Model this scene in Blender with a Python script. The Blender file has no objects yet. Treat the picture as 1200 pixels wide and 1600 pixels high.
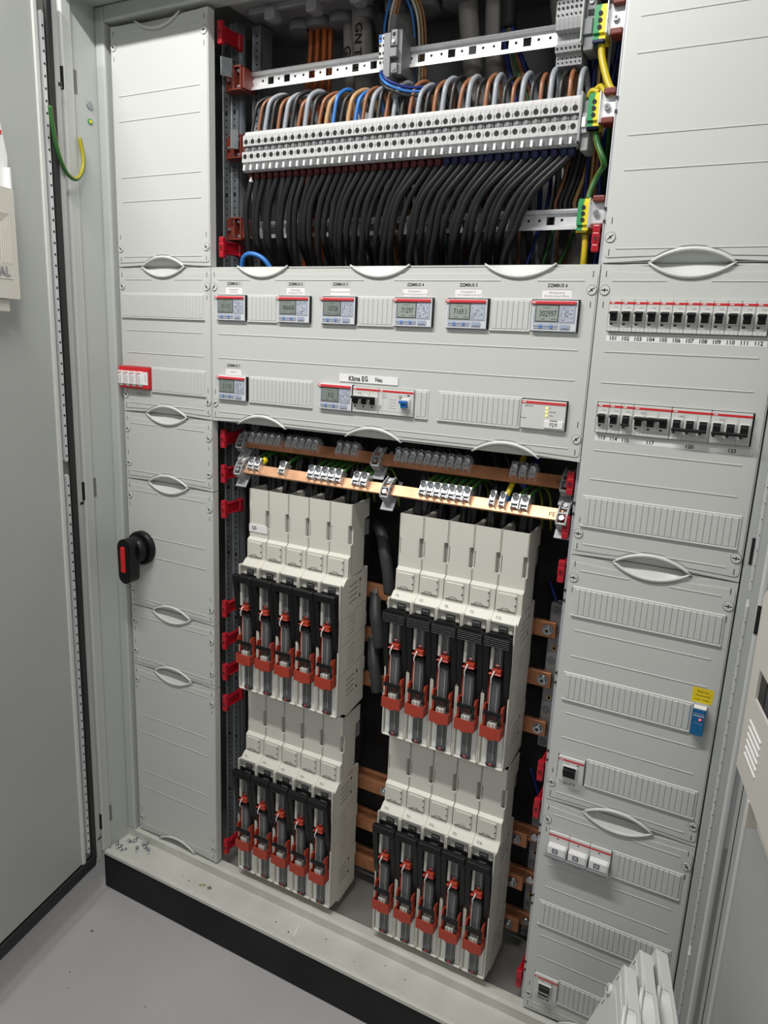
import bpy, bmesh, math, random
from mathutils import Vector, Matrix
from mathutils.geometry import tessellate_polygon
random.seed(7)
scene = bpy.context.scene
col = scene.collection

# ------------------------------------------------------------------ camera
cd = bpy.data.cameras.new('camera'); cam = bpy.data.objects.new('camera', cd); col.objects.link(cam)
cd.sensor_fit = 'VERTICAL'; cd.sensor_height = 36.0; cd.lens = 1139.02 / 1600 * 36.0
cd.clip_start = 0.02
RX = Vector((0.88079088, 0.47150268, 0.04350461)); RY = Vector((0.14551874, -0.18211032, -0.97245058)); RZ = Vector((-0.45059041, 0.86285634, -0.22901359))
m = Matrix((RX, -RY, -RZ)).transposed().to_4x4(); m.translation = Vector((1.25754, -1.15444, 1.22492))
cam.matrix_world = m
scene.camera = cam

# ------------------------------------------------------------------ view, world, lights
vs = scene.view_settings
vs.view_transform = 'Standard'; vs.look = 'None'; vs.gamma = 1; vs.use_curve_mapping = False; vs.exposure = 0.0
w = bpy.data.worlds.new('room'); scene.world = w; w.use_nodes = True
w.node_tree.nodes['Background'].inputs[0].default_value = (0.93, 0.97, 1.0, 1); w.node_tree.nodes['Background'].inputs[1].default_value = 0.20
def area(name, loc, size, sizey, power, target, color=(1, 0.985, 0.95)):
    l = bpy.data.lights.new(name, 'AREA'); l.shape = 'RECTANGLE'; l.size = size; l.size_y = sizey; l.energy = power; l.color = color
    o = bpy.data.objects.new(name, l); col.objects.link(o); o.location = loc
    o.rotation_euler = (Vector(target) - Vector(loc)).to_track_quat('-Z', 'Y').to_euler(); return o
area('ceiling_lamp_light', (0.42, -0.76, 2.34), 1.15, 0.07, 32.5, (0.42, -0.62, 0.0))
area('far_ceiling_lamp_light', (2.2, -2.6, 2.34), 1.15, 0.2, 16.0, (1.2, -0.9, 0.0))

# ------------------------------------------------------------------ materials
MATS = {}
def mat(name, colr, rough=0.5, metal=0.0, spec=0.5, noise=0.0, nscale=60, bump=0.0, bscale=400, alpha=None, emit=None, coat=0.0):
    mt = bpy.data.materials.new(name); mt.use_nodes = True; nt = mt.node_tree; b = nt.nodes['Principled BSDF']
    b.inputs['Base Color'].default_value = (*colr, 1); b.inputs['Roughness'].default_value = rough; b.inputs['Metallic'].default_value = metal
    b.inputs['Specular IOR Level'].default_value = spec; b.inputs['Coat Weight'].default_value = coat
    tc = nt.nodes.new('ShaderNodeTexCoord')
    if noise:
        n = nt.nodes.new('ShaderNodeTexNoise'); n.inputs['Scale'].default_value = nscale; n.inputs['Detail'].default_value = 5
        nt.links.new(tc.outputs['Object'], n.inputs['Vector'])
        r = nt.nodes.new('ShaderNodeMapRange'); r.inputs[1].default_value = 0.3; r.inputs[2].default_value = 0.7
        r.inputs[3].default_value = 1 - noise; r.inputs[4].default_value = 1 + noise
        nt.links.new(n.outputs[0], r.inputs[0])
        mx = nt.nodes.new('ShaderNodeVectorMath'); mx.operation = 'SCALE'; mx.inputs[0].default_value = colr
        nt.links.new(r.outputs[0], mx.inputs['Scale']); nt.links.new(mx.outputs[0], b.inputs['Base Color'])
    if bump:
        n2 = nt.nodes.new('ShaderNodeTexNoise'); n2.inputs['Scale'].default_value = bscale; nt.links.new(tc.outputs['Object'], n2.inputs['Vector'])
        bp = nt.nodes.new('ShaderNodeBump'); bp.inputs['Strength'].default_value = bump; bp.inputs['Distance'].default_value = 0.001
        nt.links.new(n2.outputs[0], bp.inputs['Height']); nt.links.new(bp.outputs[0], b.inputs['Normal'])
    if alpha is not None:
        b.inputs['Transmission Weight'].default_value = alpha; b.inputs['IOR'].default_value = 1.45
    if emit:
        b.inputs['Emission Color'].default_value = (*emit[0], 1); b.inputs['Emission Strength'].default_value = emit[1]
    MATS[name] = mt; return mt
mat('cover', (0.56, 0.575, 0.55), 0.42, bump=0.12, bscale=900)
mat('cover_light', (0.60, 0.61, 0.585), 0.4)
mat('steel_paint', (0.47, 0.49, 0.47), 0.38, bump=0.1, bscale=700)
mat('door_paint', (0.41, 0.425, 0.41), 0.45, noise=0.03, nscale=4, bump=0.15, bscale=900)
mat('sill_paint', (0.56, 0.56, 0.51), 0.5, noise=0.09, nscale=14)
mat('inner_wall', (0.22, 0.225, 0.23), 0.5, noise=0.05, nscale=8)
mat('floor_inner_shaded', (0.21, 0.205, 0.19), 0.5, noise=0.12, nscale=12)
mat('roof_plastic', (0.20, 0.20, 0.205), 0.5)
mat('plinth_black', (0.007, 0.007, 0.0075), 0.5, spec=0.3, noise=0.5, nscale=9)
mat('gasket', (0.015, 0.015, 0.016), 0.6)
mat('concrete', (0.42, 0.41, 0.412), 0.42, noise=0.08, nscale=3.5, bump=0.35, bscale=60)
mat('fuse_white', (0.66, 0.65, 0.58), 0.42)
mat('notch', (0.30, 0.295, 0.27), 0.5)
mat('fuse_panel', (0.78, 0.78, 0.74), 0.35)
mat('black', (0.006, 0.006, 0.0065), 0.38, spec=0.32)
mat('dark', (0.004, 0.004, 0.004), 0.7)
mat('slot', (0.03, 0.03, 0.03), 0.7)
mat('slot_grey', (0.16, 0.16, 0.15), 0.6)
mat('fuse_red', (0.40, 0.045, 0.022), 0.4)
mat('clip_red', (0.40, 0.007, 0.018), 0.35)
mat('red', (0.62, 0.02, 0.025), 0.35)
mat('stripe_red', (0.62, 0.05, 0.06), 0.35)
mat('wine', (0.07, 0.004, 0.006), 0.5)
mat('navy', (0.008, 0.012, 0.07), 0.5)
mat('brown_plastic', (0.16, 0.028, 0.018), 0.45)
mat('zinc', (0.46, 0.49, 0.52), 0.33, metal=1.0, noise=0.15, nscale=80)
mat('zinc_pale', (0.80, 0.81, 0.82), 0.42, metal=0.75, noise=0.08, nscale=60)
mat('galv', (0.42, 0.45, 0.48), 0.42, metal=0.8, noise=0.12, nscale=50)
mat('screw_metal', (0.62, 0.65, 0.68), 0.3, metal=1.0)
mat('copper', (0.60, 0.33, 0.19), 0.42, metal=0.55, noise=0.2, nscale=35)
mat('copper_dark', (0.55, 0.24, 0.12), 0.4, metal=0.5, noise=0.2, nscale=35)
mat('brass', (0.65, 0.45, 0.2), 0.3, metal=1.0)
mat('clear_dark', (0.022, 0.024, 0.026), 0.15, coat=0.3)
mat('clear_edge', (0.10, 0.105, 0.108), 0.2, coat=0.2)
mat('ceramic', (0.55, 0.54, 0.50), 0.35)
mat('white', (0.80, 0.80, 0.80), 0.4)
mat('paper', (0.82, 0.82, 0.82), 0.6)
mat('sticker', (0.52, 0.53, 0.51), 0.4)
mat('ink', (0.012, 0.012, 0.012), 0.6)
mat('ink_grey', (0.25, 0.25, 0.26), 0.6)
mat('terminal', (0.50, 0.50, 0.50), 0.45)
mat('terminal_dark', (0.13, 0.135, 0.14), 0.5)
mat('term_grey', (0.20, 0.205, 0.215), 0.45)
mat('term_mid', (0.34, 0.345, 0.355), 0.45)
mat('breaker', (0.62, 0.62, 0.60), 0.38)
mat('breaker_line', (0.36, 0.36, 0.35), 0.5)
mat('indicator', (0.05, 0.008, 0.008), 0.4)
mat('meter_body', (0.42, 0.44, 0.47), 0.25, coat=0.3)
mat('meter_clear', (0.62, 0.64, 0.68), 0.18, coat=0.4)
mat('lcd', (0.20, 0.235, 0.215), 0.2, coat=0.3)
mat('lcd_light', (0.30, 0.34, 0.31), 0.2, coat=0.3)
mat('lcd_ink', (0.05, 0.06, 0.055), 0.4)
mat('key_blue', (0.12, 0.22, 0.55), 0.35)
mat('meter_lilac', (0.38, 0.42, 0.50), 0.3)
mat('blue', (0.01, 0.12, 0.42), 0.35)
mat('spd_blue', (0.0, 0.12, 0.30), 0.4)
mat('yellow_sticker', (0.80, 0.60, 0.01), 0.5)
mat('led_yellow', (0.9, 0.8, 0.1), 0.3, emit=((1.0, 0.85, 0.15), 1.2))
mat('led_red', (0.9, 0.1, 0.1), 0.3, emit=((1.0, 0.12, 0.12), 1.0))
mat('led_green', (0.1, 0.7, 0.2), 0.3, emit=((0.1, 0.9, 0.2), 0.6))
mat('pe_green', (0.03, 0.27, 0.10), 0.4)
mat('pe_yellow', (0.75, 0.62, 0.02), 0.4)
mat('wire_yellow', (0.52, 0.40, 0.01), 0.4)
mat('wire_green', (0.03, 0.16, 0.02), 0.4)
mat('wire_black', (0.018, 0.018, 0.019), 0.38)
mat('cable_black', (0.010, 0.010, 0.011), 0.42, spec=0.4)
mat('wire_brown', (0.25, 0.10, 0.045), 0.35)
mat('wire_grey', (0.28, 0.30, 0.33), 0.35)
mat('wire_blue', (0.03, 0.16, 0.48), 0.35)
mat('wire_dark_blue', (0.005, 0.02, 0.16), 0.4)
mat('wire_orange', (0.42, 0.09, 0.01), 0.42)
mat('wire_tan', (0.42, 0.24, 0.10), 0.4)
mat('wire_white', (0.6, 0.58, 0.52), 0.4)
mat('cable_grey', (0.04, 0.042, 0.044), 0.5)
mat('conduit', (0.30, 0.28, 0.26), 0.5)
mat('pocket', (0.60, 0.575, 0.52), 0.45, bump=0.15, bscale=700)
mat('lens_grey', (0.12, 0.12, 0.14), 0.3)
mat('stain', (0.30, 0.27, 0.12), 0.6)
mat('dirt', (0.15, 0.15, 0.14), 0.7)
mat('strip_metal', (0.66, 0.67, 0.69), 0.35, metal=0.35)
mat('profile', (0.58, 0.585, 0.58), 0.32, spec=0.9)
mat('shade_black', (0.03, 0.03, 0.03), 0.5)
mat('lamp_white', (0.8, 0.8, 0.8), 0.5, emit=((1, 0.98, 0.94), 3.0))
# green-yellow striped insulation: colour bands that run along the wire
def gy():
    mt = bpy.data.materials.new('green_yellow'); mt.use_nodes = True; nt = mt.node_tree; b = nt.nodes['Principled BSDF']; b.inputs['Roughness'].default_value = 0.4
    uv = nt.nodes.new('ShaderNodeUVMap'); sp = nt.nodes.new('ShaderNodeSeparateXYZ'); nt.links.new(uv.outputs[0], sp.inputs[0])
    r = nt.nodes.new('ShaderNodeValToRGB'); r.color_ramp.interpolation = 'CONSTANT'; r.color_ramp.elements[0].color = (0.38, 0.33, 0.02, 1)
    r.color_ramp.elements[1].position = 0.55; r.color_ramp.elements[1].color = (0.02, 0.11, 0.02, 1)
    nt.links.new(sp.outputs[0], r.inputs[0]); nt.links.new(r.outputs[0], b.inputs['Base Color']); MATS['green_yellow'] = mt
gy()

# ------------------------------------------------------------------ mesh builder
PL = {'xz': lambda a, b, c: (a, c, b), 'yz': lambda a, b, c: (c, a, b), 'xy': lambda a, b, c: (a, b, c)}
def catmull(P, n=8):
    P = [Vector(p) for p in P]
    if len(P) < 3: return P
    Q = [P[0] * 2 - P[1]] + P + [P[-1] * 2 - P[-2]]; out = []
    for i in range(1, len(Q) - 2):
        a, b, c, d = Q[i - 1:i + 3]
        for k in range(n):
            t = k / n
            out.append(0.5 * ((2 * b) + (c - a) * t + (2 * a - 5 * b + 4 * c - d) * t * t + (3 * b - a - 3 * c + d) * t ** 3))
    out.append(P[-1]); return out
_textcache = {}
def text_mesh(s, bold):
    k = (s, bold)
    if k not in _textcache:
        cu = bpy.data.curves.new('t', 'FONT'); cu.body = s; cu.size = 1.0; cu.align_x = 'CENTER'; cu.align_y = 'CENTER'; cu.resolution_u = 2
        cu.offset = 0.025 if bold else 0.0
        o = bpy.data.objects.new('t', cu); col.objects.link(o)
        me = bpy.data.meshes.new_from_object(o)
        vs_ = [v.co.copy() for v in me.vertices]; fs = [tuple(p.vertices) for p in me.polygons]
        bpy.data.objects.remove(o); bpy.data.curves.remove(cu); bpy.data.meshes.remove(me)
        _textcache[k] = (vs_, fs)
    return _textcache[k]
class MB:
    def __init__(self): self.bm = bmesh.new(); self.uv = self.bm.loops.layers.uv.new('u'); self.mats = []; self.smooth = False
    def mi(self, m):
        if m not in self.mats: self.mats.append(m)
        return self.mats.index(m)
    def face(self, vs_, m, sm=False):
        try: f = self.bm.faces.new(vs_)
        except ValueError: return None
        f.material_index = self.mi(m); f.smooth = sm; return f
    def box(self, x0, x1, y0, y1, z0, z1, m, bev=0.0, seg=1, M=None):
        r = bmesh.ops.create_cube(self.bm, size=1.0); v = r['verts']
        for q in v: q.co = Vector(((x0 + x1) / 2 + q.co.x * (x1 - x0), (y0 + y1) / 2 + q.co.y * (y1 - y0), (z0 + z1) / 2 + q.co.z * (z1 - z0)))
        fs = set(f for q in v for f in q.link_faces)
        if bev:
            es = list(set(e for q in v for e in q.link_edges))
            rr = bmesh.ops.bevel(self.bm, geom=es, offset=bev, segments=seg, affect='EDGES', profile=0.5)
            fs = set(rr['faces']) | set(f for f in fs if f.is_valid)
            v = list(set(q for f in fs for q in f.verts))
        i = self.mi(m)
        for f in fs: f.material_index = i
        if M is not None:
            for q in v: q.co = M @ q.co
        return self
    def prism(self, poly, c0, c1, m, pl='xz', holes=(), M=None):
        f = PL[pl]; loops = [list(poly)] + [list(h) for h in holes]
        flat = [p for l in loops for p in l]
        tris = tessellate_polygon([[Vector((p[0], p[1], 0)) for p in l] for l in loops])
        A = [self.bm.verts.new(f(p[0], p[1], c0)) for p in flat]; B = [self.bm.verts.new(f(p[0], p[1], c1)) for p in flat]
        def area2(t): 
            a, b, c = (flat[i] for i in t); return (b[0] - a[0]) * (c[1] - a[1]) - (b[1] - a[1]) * (c[0] - a[0])
        nf = []
        for t in tris:
            if abs(area2(t)) < 1e-13: continue
            nf.append(self.face([A[i] for i in t], m)); nf.append(self.face([B[i] for i in reversed(t)], m))
        k = 0
        for l in loops:
            n = len(l)
            for i in range(n):
                j = (i + 1) % n; nf.append(self.face([A[k + i], A[k + j], B[k + j], B[k + i]], m))
            k += n
        nf = [x for x in nf if x]
        bmesh.ops.recalc_face_normals(self.bm, faces=nf)
        if M is not None:
            for q in A + B: q.co = M @ q.co
        return self
    def cyl(self, p0, p1, r, m, n=16, r1=None, caps=True, sm=True):
        p0 = Vector(p0); p1 = Vector(p1); r1 = r if r1 is None else r1
        d = (p1 - p0).normalized(); a = d.orthogonal().normalized(); b = d.cross(a)
        A = []; B = []
        for i in range(n):
            t = 2 * math.pi * i / n; o = a * math.cos(t) + b * math.sin(t)
            A.append(self.bm.verts.new(p0 + o * r)); B.append(self.bm.verts.new(p1 + o * r1))
        for i in range(n):
            j = (i + 1) % n; self.face([A[i], A[j], B[j], B[i]], m, sm)
        if caps:
            self.face(A[::-1], m); self.face(B, m)
        return self
    def tube(self, pts, r, m, n=10, smooth_path=True, k=8, rr=None, caps=True):
        P = catmull(pts, k) if smooth_path else [Vector(p) for p in pts]
        a = None; rings = []; N = len(P)
        for i, p in enumerate(P):
            d = (P[min(i + 1, N - 1)] - P[max(i - 1, 0)]).normalized()
            if a is None: a = d.orthogonal().normalized()
            a = (a - d * a.dot(d)).normalized(); b = d.cross(a)
            R = rr(i / (N - 1)) if rr else r
            rings.append([self.bm.verts.new(p + (a * math.cos(2 * math.pi * j / n) + b * math.sin(2 * math.pi * j / n)) * R) for j in range(n)])
        for i in range(N - 1):
            for j in range(n):
                q = (j + 1) % n
                f = self.face([rings[i][j], rings[i][q], rings[i + 1][q], rings[i + 1][j]], m, True)
                if f:
                    for l, (uu, vv) in zip(f.loops, ((j, i), (j + 1, i), (j + 1, i + 1), (j, i + 1))): l[self.uv].uv = (uu / n, vv / N)
        if caps: self.face(rings[0][::-1], m); self.face(rings[-1], m)
        return self
    def text(self, s, x, y, z, size, m='ink', bold=False, sx=1.0, M=None, rot=0.0):
        V, F = text_mesh(s, bold)     # lies in the XZ plane facing -Y
        c, sn = math.cos(rot), math.sin(rot)
        vv = []
        for v in V:
            a, b = v.x * size * sx, v.y * size
            q = Vector((x + a * c - b * sn, y, z + a * sn + b * c))
            vv.append(self.bm.verts.new(M @ q if M is not None else q))
        for f in F: self.face([vv[i] for i in f], m)
        return self
    def build(self, name, parent=None):
        me = bpy.data.meshes.new(name); self.bm.normal_update(); self.bm.to_mesh(me); self.bm.free()
        for mm in self.mats: me.materials.append(MATS[mm])
        o = bpy.data.objects.new(name, me); col.objects.link(o)
        if parent is not None: o.parent = parent
        return o
def tag(o, label=None, cat=None, group=None, kind=None):
    if label: o['label'] = label
    if cat: o['category'] = cat
    if group: o['group'] = group
    if kind: o['kind'] = kind
    return o
def thing(name, loc, label, cat, group=None, rz=0.0):
    o = bpy.data.objects.new(name, None); o.empty_display_size = 0.01; col.objects.link(o); o.location = loc; o.rotation_euler.z = rz
    return tag(o, label, cat, group)
KIDS = {}
def copy_tree(o, parent=None):
    c = o.copy(); col.objects.link(c)
    if parent is not None: c.parent = parent
    for ch in [x for x in o.children]: copy_tree(ch, c)
    return c
ORD = ['first', 'second', 'third', 'fourth', 'fifth', 'sixth', 'seventh', 'eighth', 'ninth', 'tenth', 'eleventh', 'twelfth', 'thirteenth', 'fourteenth', 'fifteenth', 'sixteenth', 'seventeenth', 'eighteenth', 'nineteenth', 'twentieth']
ORD += ['twenty-' + a for a in ORD[:9]] + ['thirtieth'] + ['thirty-' + a for a in ORD[:9]] + ['fortieth'] + ['forty-' + a for a in ORD[:9]]
mm = 0.001
Z = lambda v: (1800 - v) * mm      # millimetres from the top of the panel field

# ================================================================== ROOM
FZ = -0.126
b = MB(); b.box(-3.0, 4.0, -4.5, 0.9, FZ - 0.1, FZ, 'concrete')
for (x, y, r) in ((0.1, -0.3, .0016), (0.16, -0.42, .002), (0.43, -0.32, .0022), (0.47, -0.36, .0028), (0.3, -0.28, .0015), (0.05, -0.2, .0035), (0.13, -0.33, .0013), (0.44, -0.39, .0018), (0.2, -0.5, .0016)):
    b.cyl((x, y, FZ), (x, y, FZ + 0.0012), r, 'dirt', 7)
tag(b.build('floor'), kind='structure')
tag(MB().box(-3.0, 4.0, 0.9, 1.0, FZ, 2.55, 'white').build('wall_back'), kind='structure')
tag(MB().box(-3.0, 4.0, -4.5, 1.0, 2.55, 2.65, 'white').build('ceiling'), kind='structure')
for nm, x, y, lx in (('near', 0.42, -0.76, 'over the open cabinet'), ('far', 2.2, -2.6, 'behind the viewer')):
    t = thing('ceiling_lamp', (x, y, 2.37), 'long white ceiling lamp hanging ' + lx, 'lamp')
    MB().box(-0.62, 0.62, -0.045, 0.045, 0.0, 0.04, 'white', 0.004).build('lamp_housing', t)
    MB().cyl((-0.5, 0, 0.04), (-0.5, 0, 0.18), 0.003, 'zinc', 8).build('hanger', t); MB().cyl((0.5, 0, 0.04), (0.5, 0, 0.18), 0.003, 'zinc', 8).build('hanger', t)

# ================================================================== CABINET BODY
cab = thing('switch_cabinet', (0.61, 0.1, FZ), 'tall light grey steel distribution cabinet standing open on a black plinth', 'cabinet')
ci = Matrix.Translation(-Vector(cab.location))
def cabpart(bld, name):
    o = bld.build(name, cab); o.matrix_parent_inverse = Matrix.Identity(4)
    o.data.transform(ci); return o
XL, XR, BK = -0.033, 1.283, 0.245
cabpart(MB().box(XL - 0.004, XR + 0.004, -0.084, BK, FZ, -0.0285, 'plinth_black', 0.002)
        .cyl((-0.014, -0.0848, -0.052), (-0.014, -0.083, -0.052), 0.0055, 'dark', 14).cyl((-0.013, -0.0848, -0.098), (-0.013, -0.083, -0.098), 0.0055, 'dark', 14), 'plinth')
s = MB()
s.prism([(-0.0885, -0.0285), (-0.0885, -0.021), (-0.085, -0.018), (-0.077, -0.018), (-0.074, -0.0235), (-0.0085, -0.0265), (-0.0085, -0.006), (0.0, -0.004), (0.02, -0.0045), (0.02, -0.016), (BK, -0.016), (BK, -0.0285)], XL - 0.004, XR + 0.004, 'sill_paint', 'yz')
cabpart(s, 'sill')
cabpart(MB().box(XL, XR, 0.0205, BK, -0.0162, -0.014, 'floor_inner_shaded').box(0.9, 1.2, 0.105, 0.1055, -0.0141, -0.0138, 'dark').box(0.25, 0.7, 0.14, 0.1405, -0.0141, -0.0138, 'slot'), 'inner_floor')  # floor tone darkened: shadow of the fuse blocks is put into its colour
st = MB(); rnd = random.Random(3)
for (x, y, r, q) in ((0.246, -0.052, 0.0045, 'stain'), (0.252, -0.047, 0.004, 'stain'), (0.268, -0.047, 0.0055, 'dirt'), (0.212, -0.055, 0.002, 'dirt'), (0.19, -0.05, 0.002, 'stain'), (0.46, -0.052, 0.002, 'dirt'), (0.5, -0.06, 0.003, 'dirt'), (0.77, -0.04, 0.002, 'dirt'), (0.66, -0.055, 0.0015, 'dirt'), (0.72, -0.03, 0.0015, 'dirt'), (0.58, -0.035, 0.0018, 'dirt')):
    zz = -0.0235 - 0.003 * (y + 0.074) / 0.0655
    P = [(x + r * rnd.uniform(.6, 1.4) * math.cos(t), y + r * rnd.uniform(.4, 1.2) * math.sin(t)) for t in [2 * math.pi * k / 9 for k in range(9)]]
    st.prism(P, zz - 0.0005, zz + 0.0004, q, 'xy')
cabpart(st, 'sill_dirt')
# side walls with a folded front edge
for sx, nm in ((0, 'left'), (1, 'right')):
    x0, x1 = (XL - 0.004, XL) if sx == 0 else (XR, XR + 0.004)
    b = MB().box(x0, x1, -0.0885, BK, -0.0285, 1.86, 'steel_paint', 0.001)
    e = 1 if sx == 0 else -1
    xe = x0 if sx == 0 else x1
    a0, a1 = sorted((xe, xe + e * 0.011))
    b.box(a0, a1, -0.0945, -0.068, -0.018, 1.85, 'profile', 0.0048, 4)
    # cut-outs for the hinges
    for hz in ((1.665, 1.705), (0.86, 0.90), (0.045, 0.085)):
        b.box(a0 + 0.002 if e > 0 else a0 + 0.001, a1 - 0.001, -0.0955, -0.088, hz[0], hz[1], 'dark')
    if sx == 0:
        for hz in (1.667, 0.862, 0.047): b.box(x1, x1 + 0.0012, -0.066, -0.058, hz, hz + 0.042, 'slot_grey')
    cabpart(b, 'side_wall')
cabpart(MB().box(XL - 0.004, XR + 0.004, -0.0885, BK, 1.836, 1.86, 'steel_paint', 0.001).box(XL, XR, -0.0885, -0.076, 1.826, 1.8365, 'steel_paint', 0.002), 'roof')
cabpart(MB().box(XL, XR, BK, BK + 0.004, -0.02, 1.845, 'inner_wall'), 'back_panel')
# inner frame posts and beam around the panel field
cabpart(MB().box(XL, -0.0085, -0.0095, 0.03, -0.0045, 1.835, 'steel_paint', 0.0035, 2), 'frame_post')
b = MB().box(1.2507, XR, 0.0015, 0.03, -0.0045, 1.835, 'steel_paint', 0.003, 2)
for z0 in (0.03, 0.93):
    b.box(1.2575, 1.2615, 0.0005, 0.002, z0 + 0.0, z0 + 0.04, 'dark')
cabpart(b, 'frame_post')
cabpart(MB().box(-0.0085, 1.26, -0.0095, 0.03, 1.806, 1.835, 'steel_paint', 0.0035, 2), 'frame_beam')
# perforated strip on the right hand side
b = MB()
for z0, z1 in ((0.915, 1.82), (0.34, 0.895), (0.0, 0.325)):
    b.box(1.2625, 1.2675, -0.087, -0.055, z0, z1, 'strip_metal', 0.0018, 2)
    k = z0 + 0.015
    while k < z1 - 0.01:
        b.cyl((1.2622, -0.072, k), (1.2629, -0.072, k), 0.0022, 'dark', 8); b.cyl((1.265, -0.0874, k), (1.265, -0.0868, k), 0.0010, 'slot_grey', 8); k += 0.0215
cabpart(b, 'perforated_strip')
# gland plate in the roof
b = MB()
b.box(0.27, 0.985, 0.03, BK - 0.005, 1.806, 1.835, 'roof_plastic', 0.004)
b.box(0.30, 0.96, 0.05, 0.062, 1.796, 1.807, 'roof_plastic', 0.002)
for x in (0.34, 0.43, 0.52): b.box(x, x + 0.022, 0.044, 0.072, 1.780, 1.802, 'roof_plastic', 0.003)
for x in (0.36, 0.40, 0.45, 0.50, 0.56, 0.62, 0.68): b.cyl((x, 0.14, 1.808), (x, 0.14, 1.788), 0.026, 'roof_plastic', 24)
cabpart(b, 'gland_plate')
cabpart(MB().box(0.262, 0.99, 0.225, 0.229, -0.012, 1.30, 'shade_black'), 'mounting_or_shade_plate')  # added black sheet: the deep shade on the lower back wall, put in as colour
# plug and stud for the door earthing wire
cabpart(MB().cyl((XL, -0.03, 1.655), (XL + 0.003, -0.03, 1.655), 0.007, 'zinc', 16).cyl((XL, -0.03, 1.625), (XL + 0.002, -0.03, 1.625), 0.0055, 'pe_green', 16).cyl((XL, -0.03, 1.625), (XL + 0.0028, -0.03, 1.625), 0.0035, 'pe_yellow', 12), 'earthing_stud')

# ================================================================== DOORS (parts of the cabinet)
def door_matrix(side):
    if side == 0: o = Vector((-0.0094, -0.1153, 0)); d = Vector((0.0602, -0.3046, 0)).normalized()
    else: o = Vector((1.2925, -0.095, 0)); d = Vector((math.cos(math.radians(-77)), math.sin(math.radians(-77)), 0))
    nrm = Vector((-d.y, d.x, 0))
    if (Vector((0.6, -0.4, 0)) - o).dot(nrm) < 0: nrm = -nrm
    # local x = along the door from the hinge, local y = away from the inner face (towards the outside), z = up
    M = Matrix((d, -nrm, Vector((0, 0, 1)))).transposed().to_4x4(); M.translation = o
    return M
DM = [door_matrix(0), door_matrix(1)]
for sd in (0, 1):
    M = DM[sd]; W = 0.66
    def dp(bld, name, par=None):
        o = bld.build(name, par or door); o.data.transform(ci @ M) ; return o
    b = MB(); b.box(0.062, W, 0.0, 0.004, 0.018, 1.80, 'door_paint', 0.0005)
    b.box(0.0, W, 0.019, 0.022, -0.02, 1.82, 'door_paint', 0.001)
    b.box(0.0, 0.003, 0.0, 0.02, -0.018, 1.818, 'steel_paint', 0.001)
    b.box(0.0, W, -0.0005, 0.021, -0.02, -0.0175, 'steel_paint', 0.0008)
    b.box(0.0, 0.016, -0.001, 0.001, -0.016, 1.818, 'steel_paint', 0.0006)
    o = b.build('door', cab); o.data.transform(ci @ M); door = o
    b = MB(); b.box(0.016, 0.031 if sd == 0 else 0.020, -0.0035 if sd == 0 else 0.0, 0.012, 0.0, 1.81, 'gasket', 0.003 if sd == 0 else 0.001, 2); b.box(0.02, W, -0.0035, 0.012, -0.0172, 0.012, 'gasket', 0.003, 2)
    dp(b, 'gasket')
    b = MB(); b.box(0.055, 0.065, -0.004, 0.004, 0.016, 1.80, 'cover_light', 0.0015, 2); dp(b, 'stiffening_rail')
    b = MB(); b.box(0.031, 0.055, 0.003, 0.005, 0.016, 1.80, 'slot_grey')
    if not sd: dp(b, 'rail_channel')
    b = MB()
    if sd: dp(MB().box(0.0205, 0.056, 0.0, 0.004, 0.016, 1.80, 'door_paint', 0.0006), 'inner_flange')
    for z0, z1 in () if sd else ((0.032, 0.93), (0.955, 1.772)):
        b.prism([(0.040, z0 + 0.004), (0.044, z0), (0.0475, z0 + 0.004), (0.0475, z1 - 0.004), (0.044, z1), (0.040, z1 - 0.004)], -0.004, 0.003, 'strip_metal', 'xz')
        k = z0 + 0.013
        while k < z1 - 0.008:
            b.cyl((0.0437, -0.0043, k), (0.0437, -0.0038, k), 0.0024, 'dark', 8); k += 0.0205
    if not sd: dp(b, 'perforated_strip')
    b = MB()
    for z0 in (1.66, 0.857, 0.04):
        b.cyl((0.004, 0.006, z0 + 0.01), (0.004, 0.006, z0 + 0.05), 0.0035, 'black', 12); b.cyl((0.003, 0.002, z0 + 0.05), (0.003, 0.002, z0 + 0.085), 0.0022, 'zinc', 10)
        b.box(-0.004, 0.01, -0.002, 0.008, z0, z0 + 0.008, 'zinc', 0.001)
    dp(b, 'hinge')

# document pocket on the left door
M = DM[0]
o = thing('document_pocket', DM[0] @ Vector((0.24, -0.03, 1.244)), 'beige plastic document pocket on the left door, holding papers', 'document pocket')
Mi = Matrix.Translation(-Vector(o.location)) @ M
b = MB(); b.prism([(0.174, 1.270), (0.177, 1.267), (0.50, 1.267), (0.50, 1.448), (0.1745, 1.448)], -0.036, -0.033, 'pocket', 'xz')
b.box(0.176, 0.50, -0.034, -0.0005, 1.267, 1.271, 'pocket', 0.001); b.box(0.1745, 0.178, -0.034, -0.0005, 1.27, 1.448, 'pocket', 0.001)
b.prism([(0.1745, 1.44), (0.178, 1.44), (0.178, 1.478), (0.1765, 1.482), (0.1745, 1.478)], -0.034, -0.012, 'white', 'xz')
b.box(0.192, 0.48, -0.030, -0.0005, 1.244, 1.267, 'pocket', 0.002)
pb = b.build('pocket_body', o); pb.data.transform(Mi)
b = MB()
for k in range(6):
    xx = 0.187 + k * 0.0042
    b.box(xx, xx + 0.0016, -0.0368, -0.0355, 1.325, 1.407 - k * 0.003, 'pocket', 0.0004); b.box(xx, 0.34, -0.0368, -0.0355, 1.406 - k * 0.003, 1.4075 - k * 0.003, 'pocket', 0.0004)
b.box(0.188, 0.36, -0.0368, -0.0355, 1.2995, 1.301, 'pocket', 0.0004)
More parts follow.
